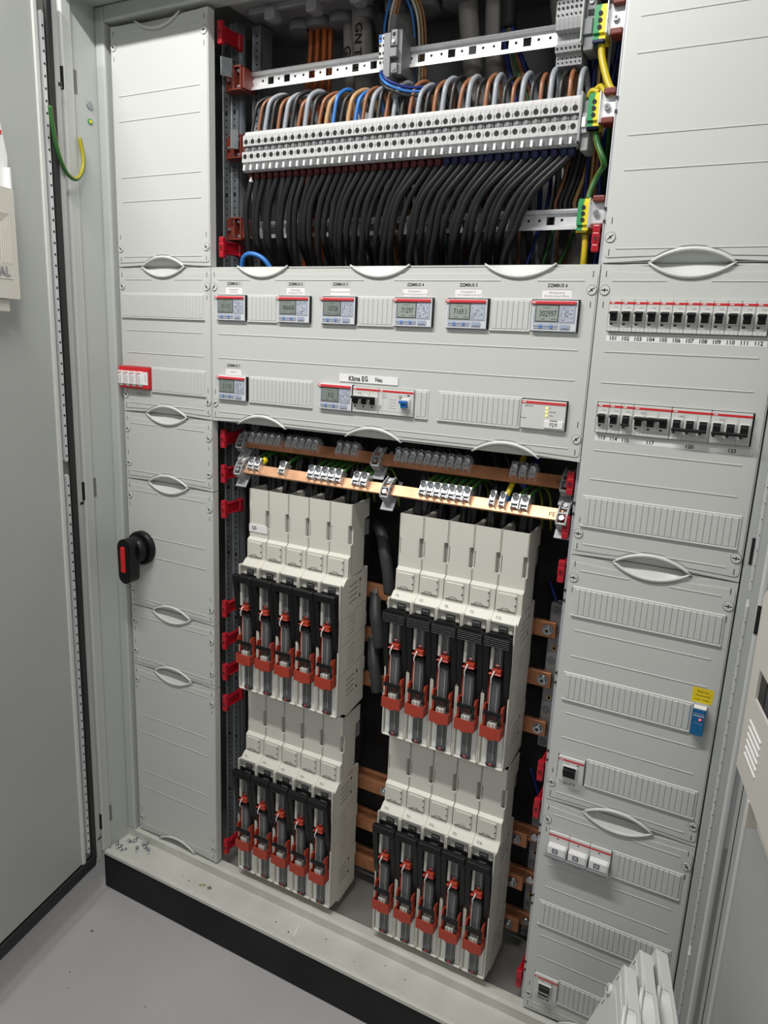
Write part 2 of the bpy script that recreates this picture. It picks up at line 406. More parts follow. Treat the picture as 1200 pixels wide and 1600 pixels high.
# raised maker's lettering; the door hides all but its last letters from the front
V, F = text_mesh('RITTAL', True)
for dx in (0,):
    vv = [b.bm.verts.new(Vector((0.229 - v.x * 0.021, -0.0375, 1.311 + v.y * 0.021))) for v in V]
    for f in F: b.face([vv[i] for i in f], 'ink_grey')
pr = b.build('raised_pattern', o); pr.data.transform(Mi)
o = thing('document_sheet', DM[0] @ Vector((0.26, -0.02, 1.25)), 'white printed papers with a red bar, standing in the left door pocket', 'paper')
Mi = Matrix.Translation(-Vector(o.location)) @ M
b = MB(); b.prism([(0.182, 1.275), (0.44, 1.275), (0.44, 1.58), (0.1815, 1.565), (0.168, 1.50), (0.172, 1.44)], -0.0225, -0.020, 'paper', 'xz')
pb = b.build('sheet', o); pb.data.transform(Mi)
b = MB(); b.box(0.1775, 0.36, -0.0229, -0.0225, 1.533, 1.540, 'red')
for k in range(12): b.box(0.190, 0.40, -0.0229, -0.0225, 1.505 - 0.006 * k, 1.5063 - 0.006 * k, 'ink_grey')
pb = b.build('printing', o); pb.data.transform(Mi)
# document pocket on the right door
M = DM[1]
o = thing('document_pocket', DM[1] @ Vector((0.24, -0.03, 0.74)), 'beige plastic document pocket with a slot window on the right door', 'document pocket')
Mi = Matrix.Translation(-Vector(o.location)) @ M
sl = [(0.158, 0.875), (0.40, 0.875), (0.40, 0.838), (0.158, 0.838)]
b = MB(); b.prism([(0.128, 0.734), (0.5, 0.734), (0.5, 0.965), (0.135, 0.965), (0.122, 0.952)], -0.042, -0.039, 'pocket', 'xz', holes=[sl])
b.box(0.128, 0.5, -0.040, -0.0005, 0.732, 0.736, 'pocket', 0.001); b.box(0.124, 0.128, -0.040, -0.0005, 0.736, 0.96, 'pocket', 0.001)
b.box(0.15, 0.45, -0.03, -0.0005, 0.70, 0.734, 'pocket', 0.003); b.box(0.2, 0.206, -0.043, -0.0005, 0.70, 0.734, 'pocket', 0.001)
pb = b.build('pocket_body', o); pb.data.transform(Mi)
b = MB()
for k in range(6): b.box(0.155, 0.21, -0.0434, -0.0415, 0.808 - k * 0.0085, 0.8105 - k * 0.0085, 'white', 0.0006)
pb = b.build('raised_pattern', o); pb.data.transform(Mi)
pb = MB().box(0.15, 0.45, -0.03, -0.029, 0.80, 0.90, 'lens_grey').build('slot_backing', o); pb.data.transform(Mi)
# earthing wire from left door to side wall
b = MB(); EW = [(0.012, -0.158, 1.6153), (0.01, -0.1532, 1.5847), (0.006, -0.1418, 1.5441), (0.0, -0.1207, 1.5121), (-0.008, -0.0927, 1.5045), (-0.016, -0.0697, 1.5235), (-0.018, -0.0633, 1.5519), (-0.02, -0.0686, 1.5856)]
b.tube([tuple(q) for q in EW], 0.0040, 'green_yellow', 12)
tag(b.build('earthing_wire'), 'green and yellow earthing wire looping from left door to cabinet side', 'wire')

# ================================================================== COVER PANELS
def arc(cx, z, sgn, half=0.058, sag=0.0195, n=16, x_sign=1):
    """points of the handle arc from cx-half to cx+half, bulging by sag (sgn=+1 up)"""
    R = (half * half + sag * sag) / (2 * sag); out = []
    a = math.asin(half / R)
    for k in range(n + 1):
        t = -a + 2 * a * k / n
        out.append((cx + R * math.sin(t), z + sgn * (R * math.cos(t) - (R - sag))))
    return out
def outline(wd, ht, top, bot, inset=0.0, it=0.0, ib=0.0, grow=0.0, cr=0.0):
    """panel outline, local x 0..wd, z 0..ht, handle notches at x in top / bot"""
    P = []; z1 = ht - it; z0 = ib
    def corner(x, z, sx, sz, order):
        if cr <= 0: return [(x, z)]
        pts = [(x + sx * cr * (1 - math.sin(t)), z + sz * cr * (1 - math.cos(t))) for t in [math.pi / 2 * k / 4 for k in range(5)]]
        return pts if order else pts[::-1]
    P += corner(inset, z1, 1, -1, False)
    P = [(inset, z1 - cr)] + [(inset + cr * (1 - math.cos(t)), z1 - cr + cr * math.sin(t)) for t in [math.pi / 2 * k / 4 for k in range(1, 5)]] if cr else [(inset, z1)]
    for cx in top:
        A = arc(cx, ht, -1, 0.058 + grow, 0.0195 + grow * 0.75)
        A = [p for p in A if p[1] < z1 - 1e-5]
        P += A
    P += ([(wd - inset - cr + cr * math.sin(t), z1 - cr + cr * math.cos(t)) for t in [math.pi / 2 * k / 4 for k in range(0, 5)]] if cr else [(wd - inset, z1)])
    P += ([(wd - inset - cr + cr * math.cos(t), z0 + cr - cr * math.sin(t)) for t in [math.pi / 2 * k / 4 for k in range(0, 5)]] if cr else [(wd - inset, z0)])
    for cx in bot[::-1]:
        A = arc(cx, 0, 1, 0.058 + grow, 0.0195 + grow * 0.75)[::-1]
        A = [p for p in A if p[1] > z0 + 1e-5]
        P += A
    P += ([(inset + cr - cr * math.sin(t), z0 + cr - cr * math.cos(t)) for t in [math.pi / 2 * k / 4 for k in range(0, 5)]] if cr else [(inset, z0)])
    return P
def rect(x0, x1, z0, z1): return [(x0, z0), (x1, z0), (x1, z1), (x0, z1)]
def lock_screw(par, x, z, rot, proud=0.0018):
    b = MB(); b.cyl((x, 0.0, z), (x, -proud - 0.001, z), 0.0072, 'cover_light', 24, r1=0.0068)
    b.cyl((x, -0.0011, z), (x, -0.0015, z), 0.0078, 'slot_grey', 24)
    c, s_ = math.cos(rot), math.sin(rot)
    for (L, W, q) in ((0.0052, 0.0007, 0), (0.0026, 0.0007, math.pi / 2)):
        M = Matrix.Translation((x, -proud - 0.0011, z)) @ Matrix.Rotation(rot + q, 4, 'Y'); b.box(-L, L, -0.0002, 0.0002, -W, W, 'ink', M=M)
    return b.build('locking_screw', par)
def cover(x0, v0, v1, wd, label, holes=(), top=True, bot=True, screws='all', fields=1, rows=None, rot=None, name='removable_cover', parts=True, group=None):
    ht = (v1 - v0) * mm
    t = thing(name, ((x0) * mm, 0, Z(v1)), label, 'cover', group)
    wd = wd * mm
    cs = [0.1255 + 0.25 * k for k in range(fields)]
    tp = cs if top else []; bt = cs if bot else []
    g = 0.0008
    H = [rect(a * mm - x0 * mm, c * mm - x0 * mm, Z(q) - Z(v1), Z(p) - Z(v1)) for (a, c, p, q) in holes]
    b = MB(); O = [(min(max(x, g), wd - g), min(max(z, g), ht - g)) for x, z in outline(wd, ht, tp, bt)]
    b.prism(O, 0.0, 0.003, 'cover', 'xz', holes=H)
    b.box(g, 0.003, 0.003, 0.0172, g, ht - g, 'cover'); b.box(wd - 0.003, wd - g, 0.003, 0.0172, g, ht - g, 'cover')
    for lst, z0_, z1_ in ((tp, ht - 0.003, ht - g), (bt, g, 0.003)):
        xs = 0.003
        for cx in lst:
            b.box(xs, cx - 0.056, 0.003, 0.0172, z0_, z1_, 'cover'); b.box(cx - 0.056, cx + 0.056, 0.0125, 0.0172, z0_, z1_, 'cover'); xs = cx + 0.056
        b.box(xs, wd - 0.003, 0.003, 0.0172, z0_, z1_, 'cover')
    I = outline(wd, ht, tp, bt, 0.0028, 0.0115, 0.0085, 0.006, 0.006)
    b.prism(I, -0.0012, 0.0004, 'cover', 'xz', holes=H)
    # raised ribs
    def rib(z):
        segs = [(0.0185, wd - 0.021)]
        for cc in (tp if ht - z < 0.03 else []) + (bt if z < 0.03 else []):
            zz = ht - z if cc in tp and ht - z < 0.03 else z
            cut = 0.036 if zz < 0.026 else 0.0
            if ht - z < 0.03 and cut: cut = 0.030
            if z < 0.03: cut = 0.0
            if cut: segs = [q for s_ in segs for q in (((s_[0], cc - cut), (cc + cut, s_[1])) if s_[0] < cc < s_[1] else (s_,))]
        for a, c in segs: b.box(a, c, -0.0021, -0.001, z - 0.0009, z + 0.0009, 'cover_light', 0.0004)
    rib(ht - 0.0245); rib(0.0205)
    nr = round(ht / 0.15)
    for k in range(1, nr):
        rib(ht - 0.15 * k + 0.023); rib(ht - 0.15 * k - 0.023)
    for sx in (0.0095, wd - 0.0095):
        for zc in (ht - 0.038, 0.0365):
            for dz in (0.023, -0.021):
                b.box(sx - 0.0006, sx + 0.0006, -0.0014, -0.001, zc + dz - 0.0045, zc + dz + 0.0045, 'slot')
    b.build('face_plate', t)
    k = 0
    for sx in (0.0095, wd - 0.0095):
        for zc in (ht - 0.038, 0.0365):
            r_ = (rot[k % len(rot)] if rot else 0.3 + 0.7 * k); k += 1
            lock_screw(t, sx, zc, r_)
    for z, lst, sg in ((ht, tp, -1), (0, bt, 1)):
        for cx in lst:
            h = MB(); A = arc(cx, z, sg)
            h.tube([(p[0], -0.0022, p[1] - sg * 0.0008) for p in A], 0.003, 'cover_light', 8, smooth_path=False, rr=lambda t: 0.0012 + 0.0022 * math.sin(math.pi * t) ** 0.6)
            # scooped recess behind the rim
            for i in range(len(A) - 1):
                p, q = A[i], A[i + 1]
                v = [h.bm.verts.new((p[0], 0.0005, p[1])), h.bm.verts.new((q[0], 0.0005, q[1])), h.bm.verts.new((q[0], 0.013 if sg > 0 else 0.011, z)), h.bm.verts.new((p[0], 0.013 if sg > 0 else 0.011, z))]
                h.face(v, 'cover', True)
            h.build('handle', t)
    return t
def blank(par, x0, a, c, v1, p=None, q=None):
    """ribbed blanking strip, millimetres; p..q = top..bottom measured from the top of the field"""
    b = MB(); X0 = (a - x0) * mm; X1 = (c - x0) * mm; z1 = Z(p) - Z(v1); z0 = Z(q) - Z(v1)
    b.box(X0, X1, -0.0026, 0.004, z0, z1, 'cover', 0.0012)
    n = max(1, round((X1 - X0 - 0.008) / 0.00895)); wd = (X1 - X0 - 0.008) / n
    for k in range(n):
        xa = X0 + 0.004 + wd * k; b.box(xa + 0.00022, xa + wd - 0.00022, -0.0042, -0.002, z0 + 0.004, z1 - 0.0035, 'cover', 0.0007)
    b.box(X0 + 0.001, X1 - 0.001, -0.0046, -0.002, z0 + 0.0005, z0 + 0.0035, 'cover', 0.0008)
    return b.build('blanking_strip', par)
def sticker(par, x0, v1, a, c, p, q, lines, m_='white', size=0.0055, name='label_strip', inkm='ink', bold=False, y=-0.0014, sx=1.0):
    b = MB(); X0 = (a - x0) * mm; X1 = (c - x0) * mm; z1 = Z(p) - Z(v1); z0 = Z(q) - Z(v1)
    b.box(X0, X1, y, y + 0.0006, z0, z1, m_); o = b.build(name, par)
    if lines:
        b = MB(); n = len(lines)
        for k, (tx, px_) in enumerate(lines):
            zc = z1 - (z1 - z0) * (px_[1]); b.text(tx, X0 + (X1 - X0) * px_[0], y - 0.0002, zc, size, inkm, bold, sx)
        b.build('writing', o)
    return o

L = 'light grey cover in the left column, '
c1 = cover(0, 0, 450, 250, L + 'topmost, tall and blank beside the wiring', rot=[.6, .7, .0, .8])
c2 = cover(0, 450, 750, 250, L + 'with the red surge arrester', holes=[(4.5, 86, 652, 700)], rot=[.9, .5, .9, 1.6])
c3 = cover(0, 750, 900, 250, L + 'short, just below the one with the red arrester', rot=[.1, .2, .6, .1])
c4 = cover(0, 900, 1200, 250, L + 'carrying the rotary switch handle', rot=[.6, .2, .9, 1.4])
c5 = cover(0, 1200, 1350, 250, L + 'short, just below the rotary switch', rot=[.1, .3, 1.2, 1.4])
c6 = cover(0, 1350, 1800, 250, L + 'lowest, tall and blank down to the sill', rot=[.1, .2, .5, .1])
cm = cover(250, 450, 750, 750, 'wide light grey middle cover panel holding the energy meters', fields=3,
           holes=[(267, 340, 502.5, 551.5), (414, 488, 502.5, 551.5), (510, 584, 502.5, 551.5), (659, 733, 502.5, 551.5), (756, 831, 502.5, 551.5), (901, 976, 502.5, 551.5),
                  (269, 344, 657.5, 704.5), (511, 706, 657, 704.5), (898, 973, 655.5, 703.5)], rot=[2.2, -.5, -.7, -.8])
R = 'light grey cover in the right column, '
cr1 = cover(1000, 0, 450, 250, R + 'topmost and blank', rot=[.7, -.7, 0, .5])
cr2 = cover(1000, 450, 900, 250, R + 'with the numbered breakers 101 to 123', holes=[(1018.5, 1235, 501, 548), (1017, 1236, 652, 699.5)], rot=[0, .05, 0, .02])
cr3 = cover(1000, 900, 1350, 250, R + 'with the yellow sticker and the blue device', holes=[(1016.5, 1064, 1255, 1303)], rot=[0, .05, .02, 0])
cr4 = cover(1000, 1350, 1800, 250, R + 'lowest, with breakers 201 to 203', holes=[(1015, 1124.5, 1405, 1452), (1016.5, 1061.5, 1707, 1755)], rot=[.9, .1, .9, .3])
blank(c2, 0, 6, 236, 750, 501, 553); blank(c2, 0, 86, 237, 750, 651, 704)
for a, c in ((341, 413), (585, 659), (832, 901)): blank(cm, 250, a, c, 750, 501.5, 553)
for a, c, p, q in ((345, 495, 654.5, 706), (706, 733, 655, 706), (749, 898, 654.5, 706)): blank(cm, 250, a, c, 750, p, q)
blank(cr2, 1000, 1010, 1241, 900, 799.5, 851.5)
blank(cr3, 1000, 1010, 1240, 1350, 952, 1003.5); blank(cr3, 1000, 1010, 1215, 1350, 1103, 1154); blank(cr3, 1000, 1064.5, 1241, 1350, 1250, 1301)
blank(cr4, 1000, 1125, 1239, 1800, 1404, 1455); blank(cr4, 1000, 1010, 1239, 1800, 1553.5, 1605); blank(cr4, 1000, 1062, 1239, 1800, 1705, 1757)
# stickers and their writing
zl = [('1', 308, 'Lüftungszentr.', 'Wäscherei'), ('2', 452, 'Klimaanlage', 'Außenbereich Hof'), ('3', 548, 'Klima Serverraum EG', ''), ('4', 696, 'Klimasystem 1', 'EG-OG Außenbereich Hof'), ('5', 792, 'Klimasystem 2', '1.OG Außenbereich Hof'), ('6', 938, 'Klimasysteme', 'EG Serverraum Büros')]
for n, cx, a, c in zl:
    hw = 19 if n in '123' else 22
    sticker(cm, 250, 750, cx - hw - 1, cx + hw + 1, 476.5, 487.5, [('ZZMBUS ' + n, (.5, .5))], 'sticker' if n in '1237' else 'cover', 0.0068, bold=True)
    sticker(cm, 250, 750, cx - hw - 1, cx + hw + 1, 489, 500.5, [(a, (.5, .3)), (c, (.5, .72))] if c else [(a, (.5, .5))], 'white', 0.0044, inkm='ink_grey')
sticker(cm, 250, 750, 286, 327, 632, 641.5, [('ZZMBUS 7', (.5, .5))], 'sticker', 0.0068, bold=True)
sticker(cm, 250, 750, 287, 326, 643.5, 654.5, [('Büros', (.5, .5))], 'white', 0.0052, inkm='ink_grey')
# hand-written tape above meter eight
tp_ = sticker(cm, 250, 750, 552, 672, 637, 651, [], 'paper', y=-0.0028)
b = MB(); b.text('Klima EG', 0.342, -0.0031, Z(644.5) - Z(750), 0.0125, 'ink', True, 0.85, rot=0.03); b.text('Neu', 0.384, -0.0031, Z(644) - Z(750), 0.0105, 'ink', True, 0.8, rot=-0.02); b.build('writing', tp_)
sticker(c2, 0, 750, 14, 87, 703, 716, [('-F Typ2  1A', (.55, .45))], 'sticker', 0.0062)
nums = [(str(101 + k), (((10.4 + 17.9 * k) / 217.5), .5)) for k in range(12)]
sticker(cr2, 1000, 900, 1019, 1236, 553, 561.5, nums, 'white', 0.0078, bold=True)
sticker(cr2, 1000, 900, 1019, 1239.5, 703.5, 712, [('113', (.045, .4)), ('114', (.125, .45)), ('115', (.205, .5)), ('117', (.37, .5)), ('120', (.62, .5)), ('123', (.88, .5))], 'white', 0.0078, bold=True)
sticker(cr3, 1000, 1350, 1017.5, 1065, 1303.5, 1313, [('G1.F17', (.47, .45))], 'white', 0.0070, bold=True)
sticker(cr4, 1000, 1800, 1016, 1124, 1456, 1467.5, [('201', (.17, .5)), ('202', (.5, .5)), ('203', (.82, .5))], 'sticker', 0.0072, bold=True)
sticker(cr4, 1000, 1800, 1017, 1062, 1757, 1767.5, [('G2.F18', (.45, .45))], 'white', 0.0070, bold=True)
yl = sticker(cr3, 1000, 1350, 1210, 1240, 1076, 1100.5, [('Blitzschutz', (.5, .25)), ('Überspannung', (.5, .5)), ('Innen / Außen', (.5, .78))], 'yellow_sticker', 0.0037, name='warning_sticker')

# ================================================================== DEVICES
def place(o, x, v, y=0.0): o.location = (x * mm, y, Z(v)); return o
def toggle_mb(x, up, wide=0.010, m_='black', ganged=None):
    """toggle in its window, centre x, local z 0 = bottom of the 45 mm device front"""
    b = MB(); z = 0.0235 if up else 0.0195
    b.box(x - wide / 2, x + wide / 2, -0.0145, 0.0, (0.017 if up else 0.0145), (0.0275 if up else 0.027), m_, 0.0015, 2)
    if up: b.box(x - wide / 2 - 0.001, x + wide / 2 + 0.001, -0.0185, -0.010, 0.0245, 0.0285, m_, 0.0012, 2)
    else: b.box(x - wide / 2 - 0.001, x + wide / 2 + 0.001, -0.0185, -0.010, 0.0135, 0.0175, m_, 0.0012, 2)
    return b
def breaker(poles, up, label, group, pw=17.9, name='circuit_breaker'):
    t = thing(name, (0, 0, 0), label, 'circuit breaker', group)
    W = poles * pw * mm - 0.0003; b = MB()
    b.box(0.0002, W, -0.0062, 0.02, 0.0, 0.0455, 'breaker', 0.0006)
    b.box(0.0002, W, -0.0066, -0.006, 0.0395, 0.0425, 'red')
    for k in range(poles):
        x = (k + 0.5) * pw * mm
        b.box(x - 0.0072, x + 0.0072, -0.0105, -0.006, 0.0135, 0.0305, 'breaker', 0.0015, 2)
        b.box(x - 0.0052, x + 0.0052, -0.0109, -0.0103, 0.0150, 0.0295, 'dark')
        b.box(x - 0.005, x - 0.0012, -0.0066, -0.006, 0.0095, 0.012, 'indicator')
        b.box(x - 0.0088, x + 0.0088, -0.0065, -0.006, 0.0064, 0.0067, 'breaker_line')
        for q in (-0.003, 0.003): b.box(x + q, x + q + 0.0002, -0.0065, -0.006, 0.0, 0.0064, 'breaker_line')
        if k: b.box(k * pw * mm - 0.0001, k * pw * mm + 0.0002, -0.0065, -0.006, 0.0, 0.039, 'breaker_line')
    b.build('housing', t)
    b = MB(); b.text('ABB', 0.0052, -0.0068, 0.0410, 0.0030, 'white', True)
    b.text('C16' if poles == 1 else 'S203', 0.0105 if poles == 1 else 0.014, -0.0066, 0.0345, 0.0034, 'ink_grey')
    b.build('lettering', t)
    if poles == 1: toggle_mb(0.5 * pw * mm, up).build('toggle', t)
    else:
        b = MB(); 
        for k in range(poles):
            x = (k + .5) * pw * mm; b.box(x - 0.005, x + 0.005, -0.0145, 0, (0.017 if up else 0.0145), (0.0275 if up else 0.027), 'black', 0.0015, 2)
        z = 0.0245 if up else 0.0132
        b.box(0.003, W - 0.003, -0.0195, -0.0115, z, z + 0.0048, 'black', 0.0015, 2)
        b.build('toggle', t)
    return t
g1 = 'single-pole breakers in the upper row of the right column'
p0 = breaker(1, True, '', g1)
for k in range(12):
    o = p0 if k == 0 else copy_tree(p0)
    place(o, 1019.6 + 17.9 * k, 547.2)
    o['label'] = 'white single-pole breaker with black toggle above the number %d' % (101 + k)
for n, u, up in ((113, 1018.6, 1), (114, 1036.5, 1)):
    o = copy_tree(p0); place(o, u, 698.6); o['label'] = 'white single-pole breaker with raised toggle above the number %d' % n; o['group'] = 'breakers in the lower row of the right column'
g2 = 'breakers in the lower row of the right column'
place(breaker(1, False, 'white single-pole breaker with lowered toggle above the number 115', g2), 1054.4, 698.6)
place(breaker(3, True, 'three-pole breaker with raised black toggle bar above the number 117', g2), 1072.4, 698.6)
q = place(breaker(3, False, 'three-pole breaker with lowered black toggle bar above the number 120', g2), 1126.5, 698.6)
q2 = copy_tree(q); place(q2, 1180.4, 698.6); q2['label'] = 'three-pole breaker with lowered black toggle bar above the number 123'
g3 = 'devices beside meter eight under the handwritten tape'
o = place(breaker(3, True, 'three-pole breaker with raised bar between a meter and the blue-levered device', g3, pw=17.6), 583.2, 703.2)
# residual current device with blue lever
t = thing('residual_current_device', (0.6363, 0, Z(703.2)), 'white residual current device with a blue lever under the handwritten tape', 'circuit breaker', g3)
b = MB(); b.box(0.0002, 0.069, -0.0062, 0.02, 0, 0.0455, 'breaker', 0.0006).box(0.0002, 0.069, -0.0066, -0.006, 0.0395, 0.0425, 'red').box(0, 0.069, -0.0065, -0.006, 0.0064, 0.0067, 'breaker_line')
b.box(0.046, 0.064, -0.0105, -0.006, 0.012, 0.031, 'breaker', 0.002, 2).box(0.057, 0.062, -0.0066, -0.006, 0.0355, 0.0375, 'dark').box(0.002, 0.007, -0.0065, -0.006, 0.010, 0.016, 'breaker_line')
b.box(0.01, 0.0102, -0.0064, -0.006, 0.0, 0.0395, 'breaker_line'); b.build('housing', t)
MB().box(0.049, 0.061, -0.0175, -0.008, 0.0155, 0.026, 'blue', 0.0015, 2).box(0.047, 0.063, -0.0205, -0.0145, 0.0225, 0.028, 'blue', 0.0015, 2).build('lever', t)
MB().cyl((0.044, -0.006, 0.034), (0.044, -0.0085, 0.034), 0.0025, 'breaker_line', 14).build('test_button', t)
MB().box(0.0435, 0.0455, -0.0067, -0.006, 0.014, 0.020, 'led_green').build('earth_mark', t)
b = MB(); b.text('ABB', 0.006, -0.0068, 0.041, 0.003, 'white', True).text('F204 A', 0.012, -0.0066, 0.0345, 0.0032, 'ink_grey').text('40/0,03', 0.0125, -0.0066, 0.030, 0.0032, 'ink_grey').text('TEST', 0.052, -0.0066, 0.0355, 0.002, 'ink_grey')
for k in range(4): b.box(0.022, 0.036, -0.0065, -0.0061, 0.012 + 0.005 * k, 0.0124 + 0.005 * k, 'ink_grey')
b.build('lettering', t)
# wide rocker devices G1.F17 and G2.F18
def rocker_dev(label, x, v, up):
    t = thing('main_switch', (x * mm, 0, Z(v)), label, 'switch')
    b = MB(); b.box(0.0004, 0.0445, -0.0062, 0.02, 0, 0.0455, 'breaker', 0.0006).box(0.0004, 0.0445, -0.0066, -0.006, 0.0385, 0.0412, 'red')
    b.box(0.0085, 0.0345, -0.0105, -0.006, 0.009, 0.0325, 'breaker', 0.002, 2).box(0.011, 0.032, -0.0109, -0.0103, 0.011, 0.0305, 'dark').box(0.032, 0.0365, -0.0065, -0.006, 0.0345, 0.0365, 'slot_grey')
    b.build('housing', t)
    b = MB(); b.text('ABB', 0.006, -0.0068, 0.0398, 0.003, 'white', True).text('E204', 0.016, -0.0066, 0.035, 0.003, 'ink_grey'); b.build('lettering', t)
    b = MB()
    if up: b.box(0.0115, 0.0315, -0.0185, -0.008, 0.019, 0.0285, 'black', 0.0015, 2).box(0.0115, 0.0315, -0.0145, -0.008, 0.0145, 0.020, 'slot', 0.001)
    else: b.box(0.0115, 0.0315, -0.0135, -0.008, 0.0195, 0.028, 'slot', 0.001).box(0.0115, 0.0315, -0.0175, -0.008, 0.0125, 0.0195, 'term_grey', 0.0015, 2)
    b.build('lever', t); return t
rocker_dev('white switch with a broad black lever above the label G1.F17', 1018, 1301.5, True)
rocker_dev('white switch with a broad grey lever above the label G2.F18', 1017.2, 1754, False)
# fuse switches 201..203
gf = 'fuse switches above the labels 201 to 203'
def fuse_sw():
    t = thing('fuse_switch', (0, 0, 0), '', 'fuse switch', gf); b = MB()
    b.box(0.0003, 0.0358, -0.0062, 0.02, 0, 0.0455, 'breaker', 0.0006).box(0.0003, 0.0358, -0.0066, -0.006, 0.0385, 0.0412, 'red').box(0.015, 0.018, -0.0066, -0.006, 0.0345, 0.036, 'dark').build('housing', t)
    b = MB(); b.box(0.0025, 0.0335, -0.019, -0.006, 0.009, 0.026, 'white', 0.002, 2).box(0.011, 0.021, -0.0194, -0.0188, 0.0135, 0.0225, 'lens_grey').box(0.013, 0.019, -0.0196, -0.0192, 0.015, 0.021, 'meter_lilac').build('drawer', t)
    b = MB(); b.box(0.0, 0.0345, -0.0225, -0.006, 0.0035, 0.009, 'term_grey', 0.001).build('handle_bar', t)
    b = MB(); b.box(0.0335, 0.0358, -0.021, -0.006, 0.004, 0.026, 'breaker', 0.0008).cyl((0.0345, -0.006, 0.002), (0.0345, -0.019, 0.002), 0.0022, 'breaker', 12).build('side_stop', t)
    return t
o = fuse_sw()
for k in range(3):
    q = o if k == 0 else copy_tree(o); place(q, 1015.8 + 36.1 * k, 1451.5); q['label'] = 'white pull-out fuse switch with grey bar above the number %d' % (201 + k)
# red surge arrester
t = thing('surge_arrester', (0.0, -0.0, Z(698.5)), 'red four-module surge arrester with white inserts at the left edge', 'surge arrester')
b = MB(); b.box(0.0008, 0.0855, -0.012, 0.02, 0, 0.0455, 'red', 0.0015, 2).box(0.0715, 0.0855, -0.0126, -0.012, 0.009, 0.036, 'white'); b.build('base', t)
for k in range(4):
    b = MB(); x = 0.003 + 0.0185 * k; b.box(x, x + 0.0145, -0.0175, -0.011, 0.0085, 0.0365, 'white', 0.0012).box(x + 0.002, x + 0.0125, -0.015, -0.0115, 0.0045, 0.0085, 'slot', 0.0005)
    pl = b.build('plug_in_module', t)
    b = MB().text('DEHN', x + 0.0065, -0.0178, 0.0325, 0.0036, 'red', True, rot=0.35)
    for j in range(2): b.box(x + 0.004 + 0.004 * j, x + 0.0048 + 0.004 * j, -0.0178, -0.0174, 0.0115, 0.0265, 'ink_grey')
    b.build('lettering', pl)
b = MB(); b.text('DG M TNS', 0.0785, -0.0129, 0.0225, 0.0032, 'ink_grey', rot=math.pi / 2).build('lettering', t)
# blue spd with led
t = thing('surge_protection_module', (1.2153, 0, Z(1151)), 'narrow blue surge protection module with red light below the yellow sticker', 'surge arrester')
MB().box(0.0, 0.0182, -0.014, 0.01, 0.0005, 0.0455, 'spd_blue', 0.001).box(0.0, 0.0182, -0.0138, -0.002, 0.0452, 0.0465, 'white').build('housing', t)
MB().cyl((0.0115, -0.014, 0.0285), (0.0115, -0.0155, 0.0285), 0.0018, 'led_red', 14).build('indicator_light', t)
MB().box(0.001, 0.0172, -0.0145, -0.0138, 0.0335, 0.0342, 'white').text('PROCON', 0.009, -0.0145, 0.0372, 0.0034, 'meter_lilac', True).text('2/3', 0.0065, -0.0145, 0.022, 0.004, 'meter_lilac').text('4/5', 0.0128, -0.0145, 0.021, 0.004, 'meter_lilac').build('lettering', t)
# energy meters
def meter(label, x, v, digits, lit, W=0.0725, cat='energy meter'):
    t = thing('energy_meter', (x * mm, 0, Z(v)), label, cat, 'energy meters in the wide middle cover')
    b = MB(); b.box(0.0004, W, -0.0075, 0.02, 0.0, 0.0465, 'meter_clear', 0.0012).box(0.0035, W - 0.0035, -0.0079, -0.0072, 0.013, 0.0405, 'meter_body')
    b.box(W - 0.001, W + 0.0008, -0.007, 0.004, 0.001, 0.0475, 'dark'); b.build('housing', t)
    MB().box(-0.001, W - 0.003, -0.0105, -0.006, 0.0405, 0.0455, 'stripe_red', 0.001).text('ABB', 0.0035, -0.0107, 0.043, 0.0034, 'white', True).build('red_bar', t)
    d = MB(); d.box(0.0065, 0.0435, -0.0082, -0.0078, 0.0145, 0.0395, 'slot').box(0.0078, 0.0422, -0.0085, -0.008, 0.0158, 0.0385, 'lcd_light' if lit else 'lcd'); o = d.build('display', t)
    d = MB(); d.text(digits, 0.0265, -0.0088, 0.0265, 0.0125, 'lcd_ink', False, 0.72)
    d.box(0.016, 0.022, -0.0087, -0.0083, 0.0183, 0.0190, 'lcd_ink').box(0.032, 0.040, -0.0087, -0.0083, 0.0183, 0.0190, 'lcd_ink').box(0.018, 0.030, -0.0087, -0.0083, 0.0355, 0.036, 'lcd_ink'); d.build('digits', o)
    b = MB(); b.box(0.0445, W - 0.004, -0.0083, -0.0078, 0.0145, 0.0395, 'meter_lilac')
    rn = random.Random(int(x))
    for i in range(6):
        for j in range(7):
            if rn.random() < 0.6: b.box(0.0465 + i * 0.0033, 0.0482 + i * 0.0033, -0.0086, -0.0082, 0.017 + j * 0.003, 0.0182 + j * 0.003, rn.choice(['ink_grey', 'slot', 'white']))
    b.build('data_plate', t)
    b = MB(); b.box(0.0045, 0.0435, -0.0083, -0.007, 0.0035, 0.0115, 'meter_lilac', 0.0008).box(0.0055, 0.0425, -0.0087, -0.008, 0.0072, 0.0079, 'slot_grey'); k = b.build('key_row', t)
    for xx in (0.014, 0.031): MB().box(xx, xx + 0.0045, -0.0092, -0.0082, 0.0048, 0.0098, 'key_blue', 0.0006).build('key', k)
    MB().box(0.046, 0.062, -0.0089, -0.0078, 0.004, 0.0112, 'meter_lilac', 0.0008).box(0.050, 0.0585, -0.0092, -0.0086, 0.0055, 0.0095, 'key_blue', 0.0005).build('enter_key', t)
    return t
for n, x, dg, lit in ((1, 267.3, '31112', 0), (2, 414.6, '086668', 0), (3, 510.9, '10728', 0), (4, 659.6, '71297', 1), (5, 756.8, '7169.1', 1), (6, 902.2, '302997', 1)):
    meter('energy meter with red bar and grey display under the sticker ZZMBUS %d' % n, x, 550.8, dg, lit)
meter('energy meter with red bar alone at lower left under ZZMBUS 7', 269.5, 703.8, '21135', 0)
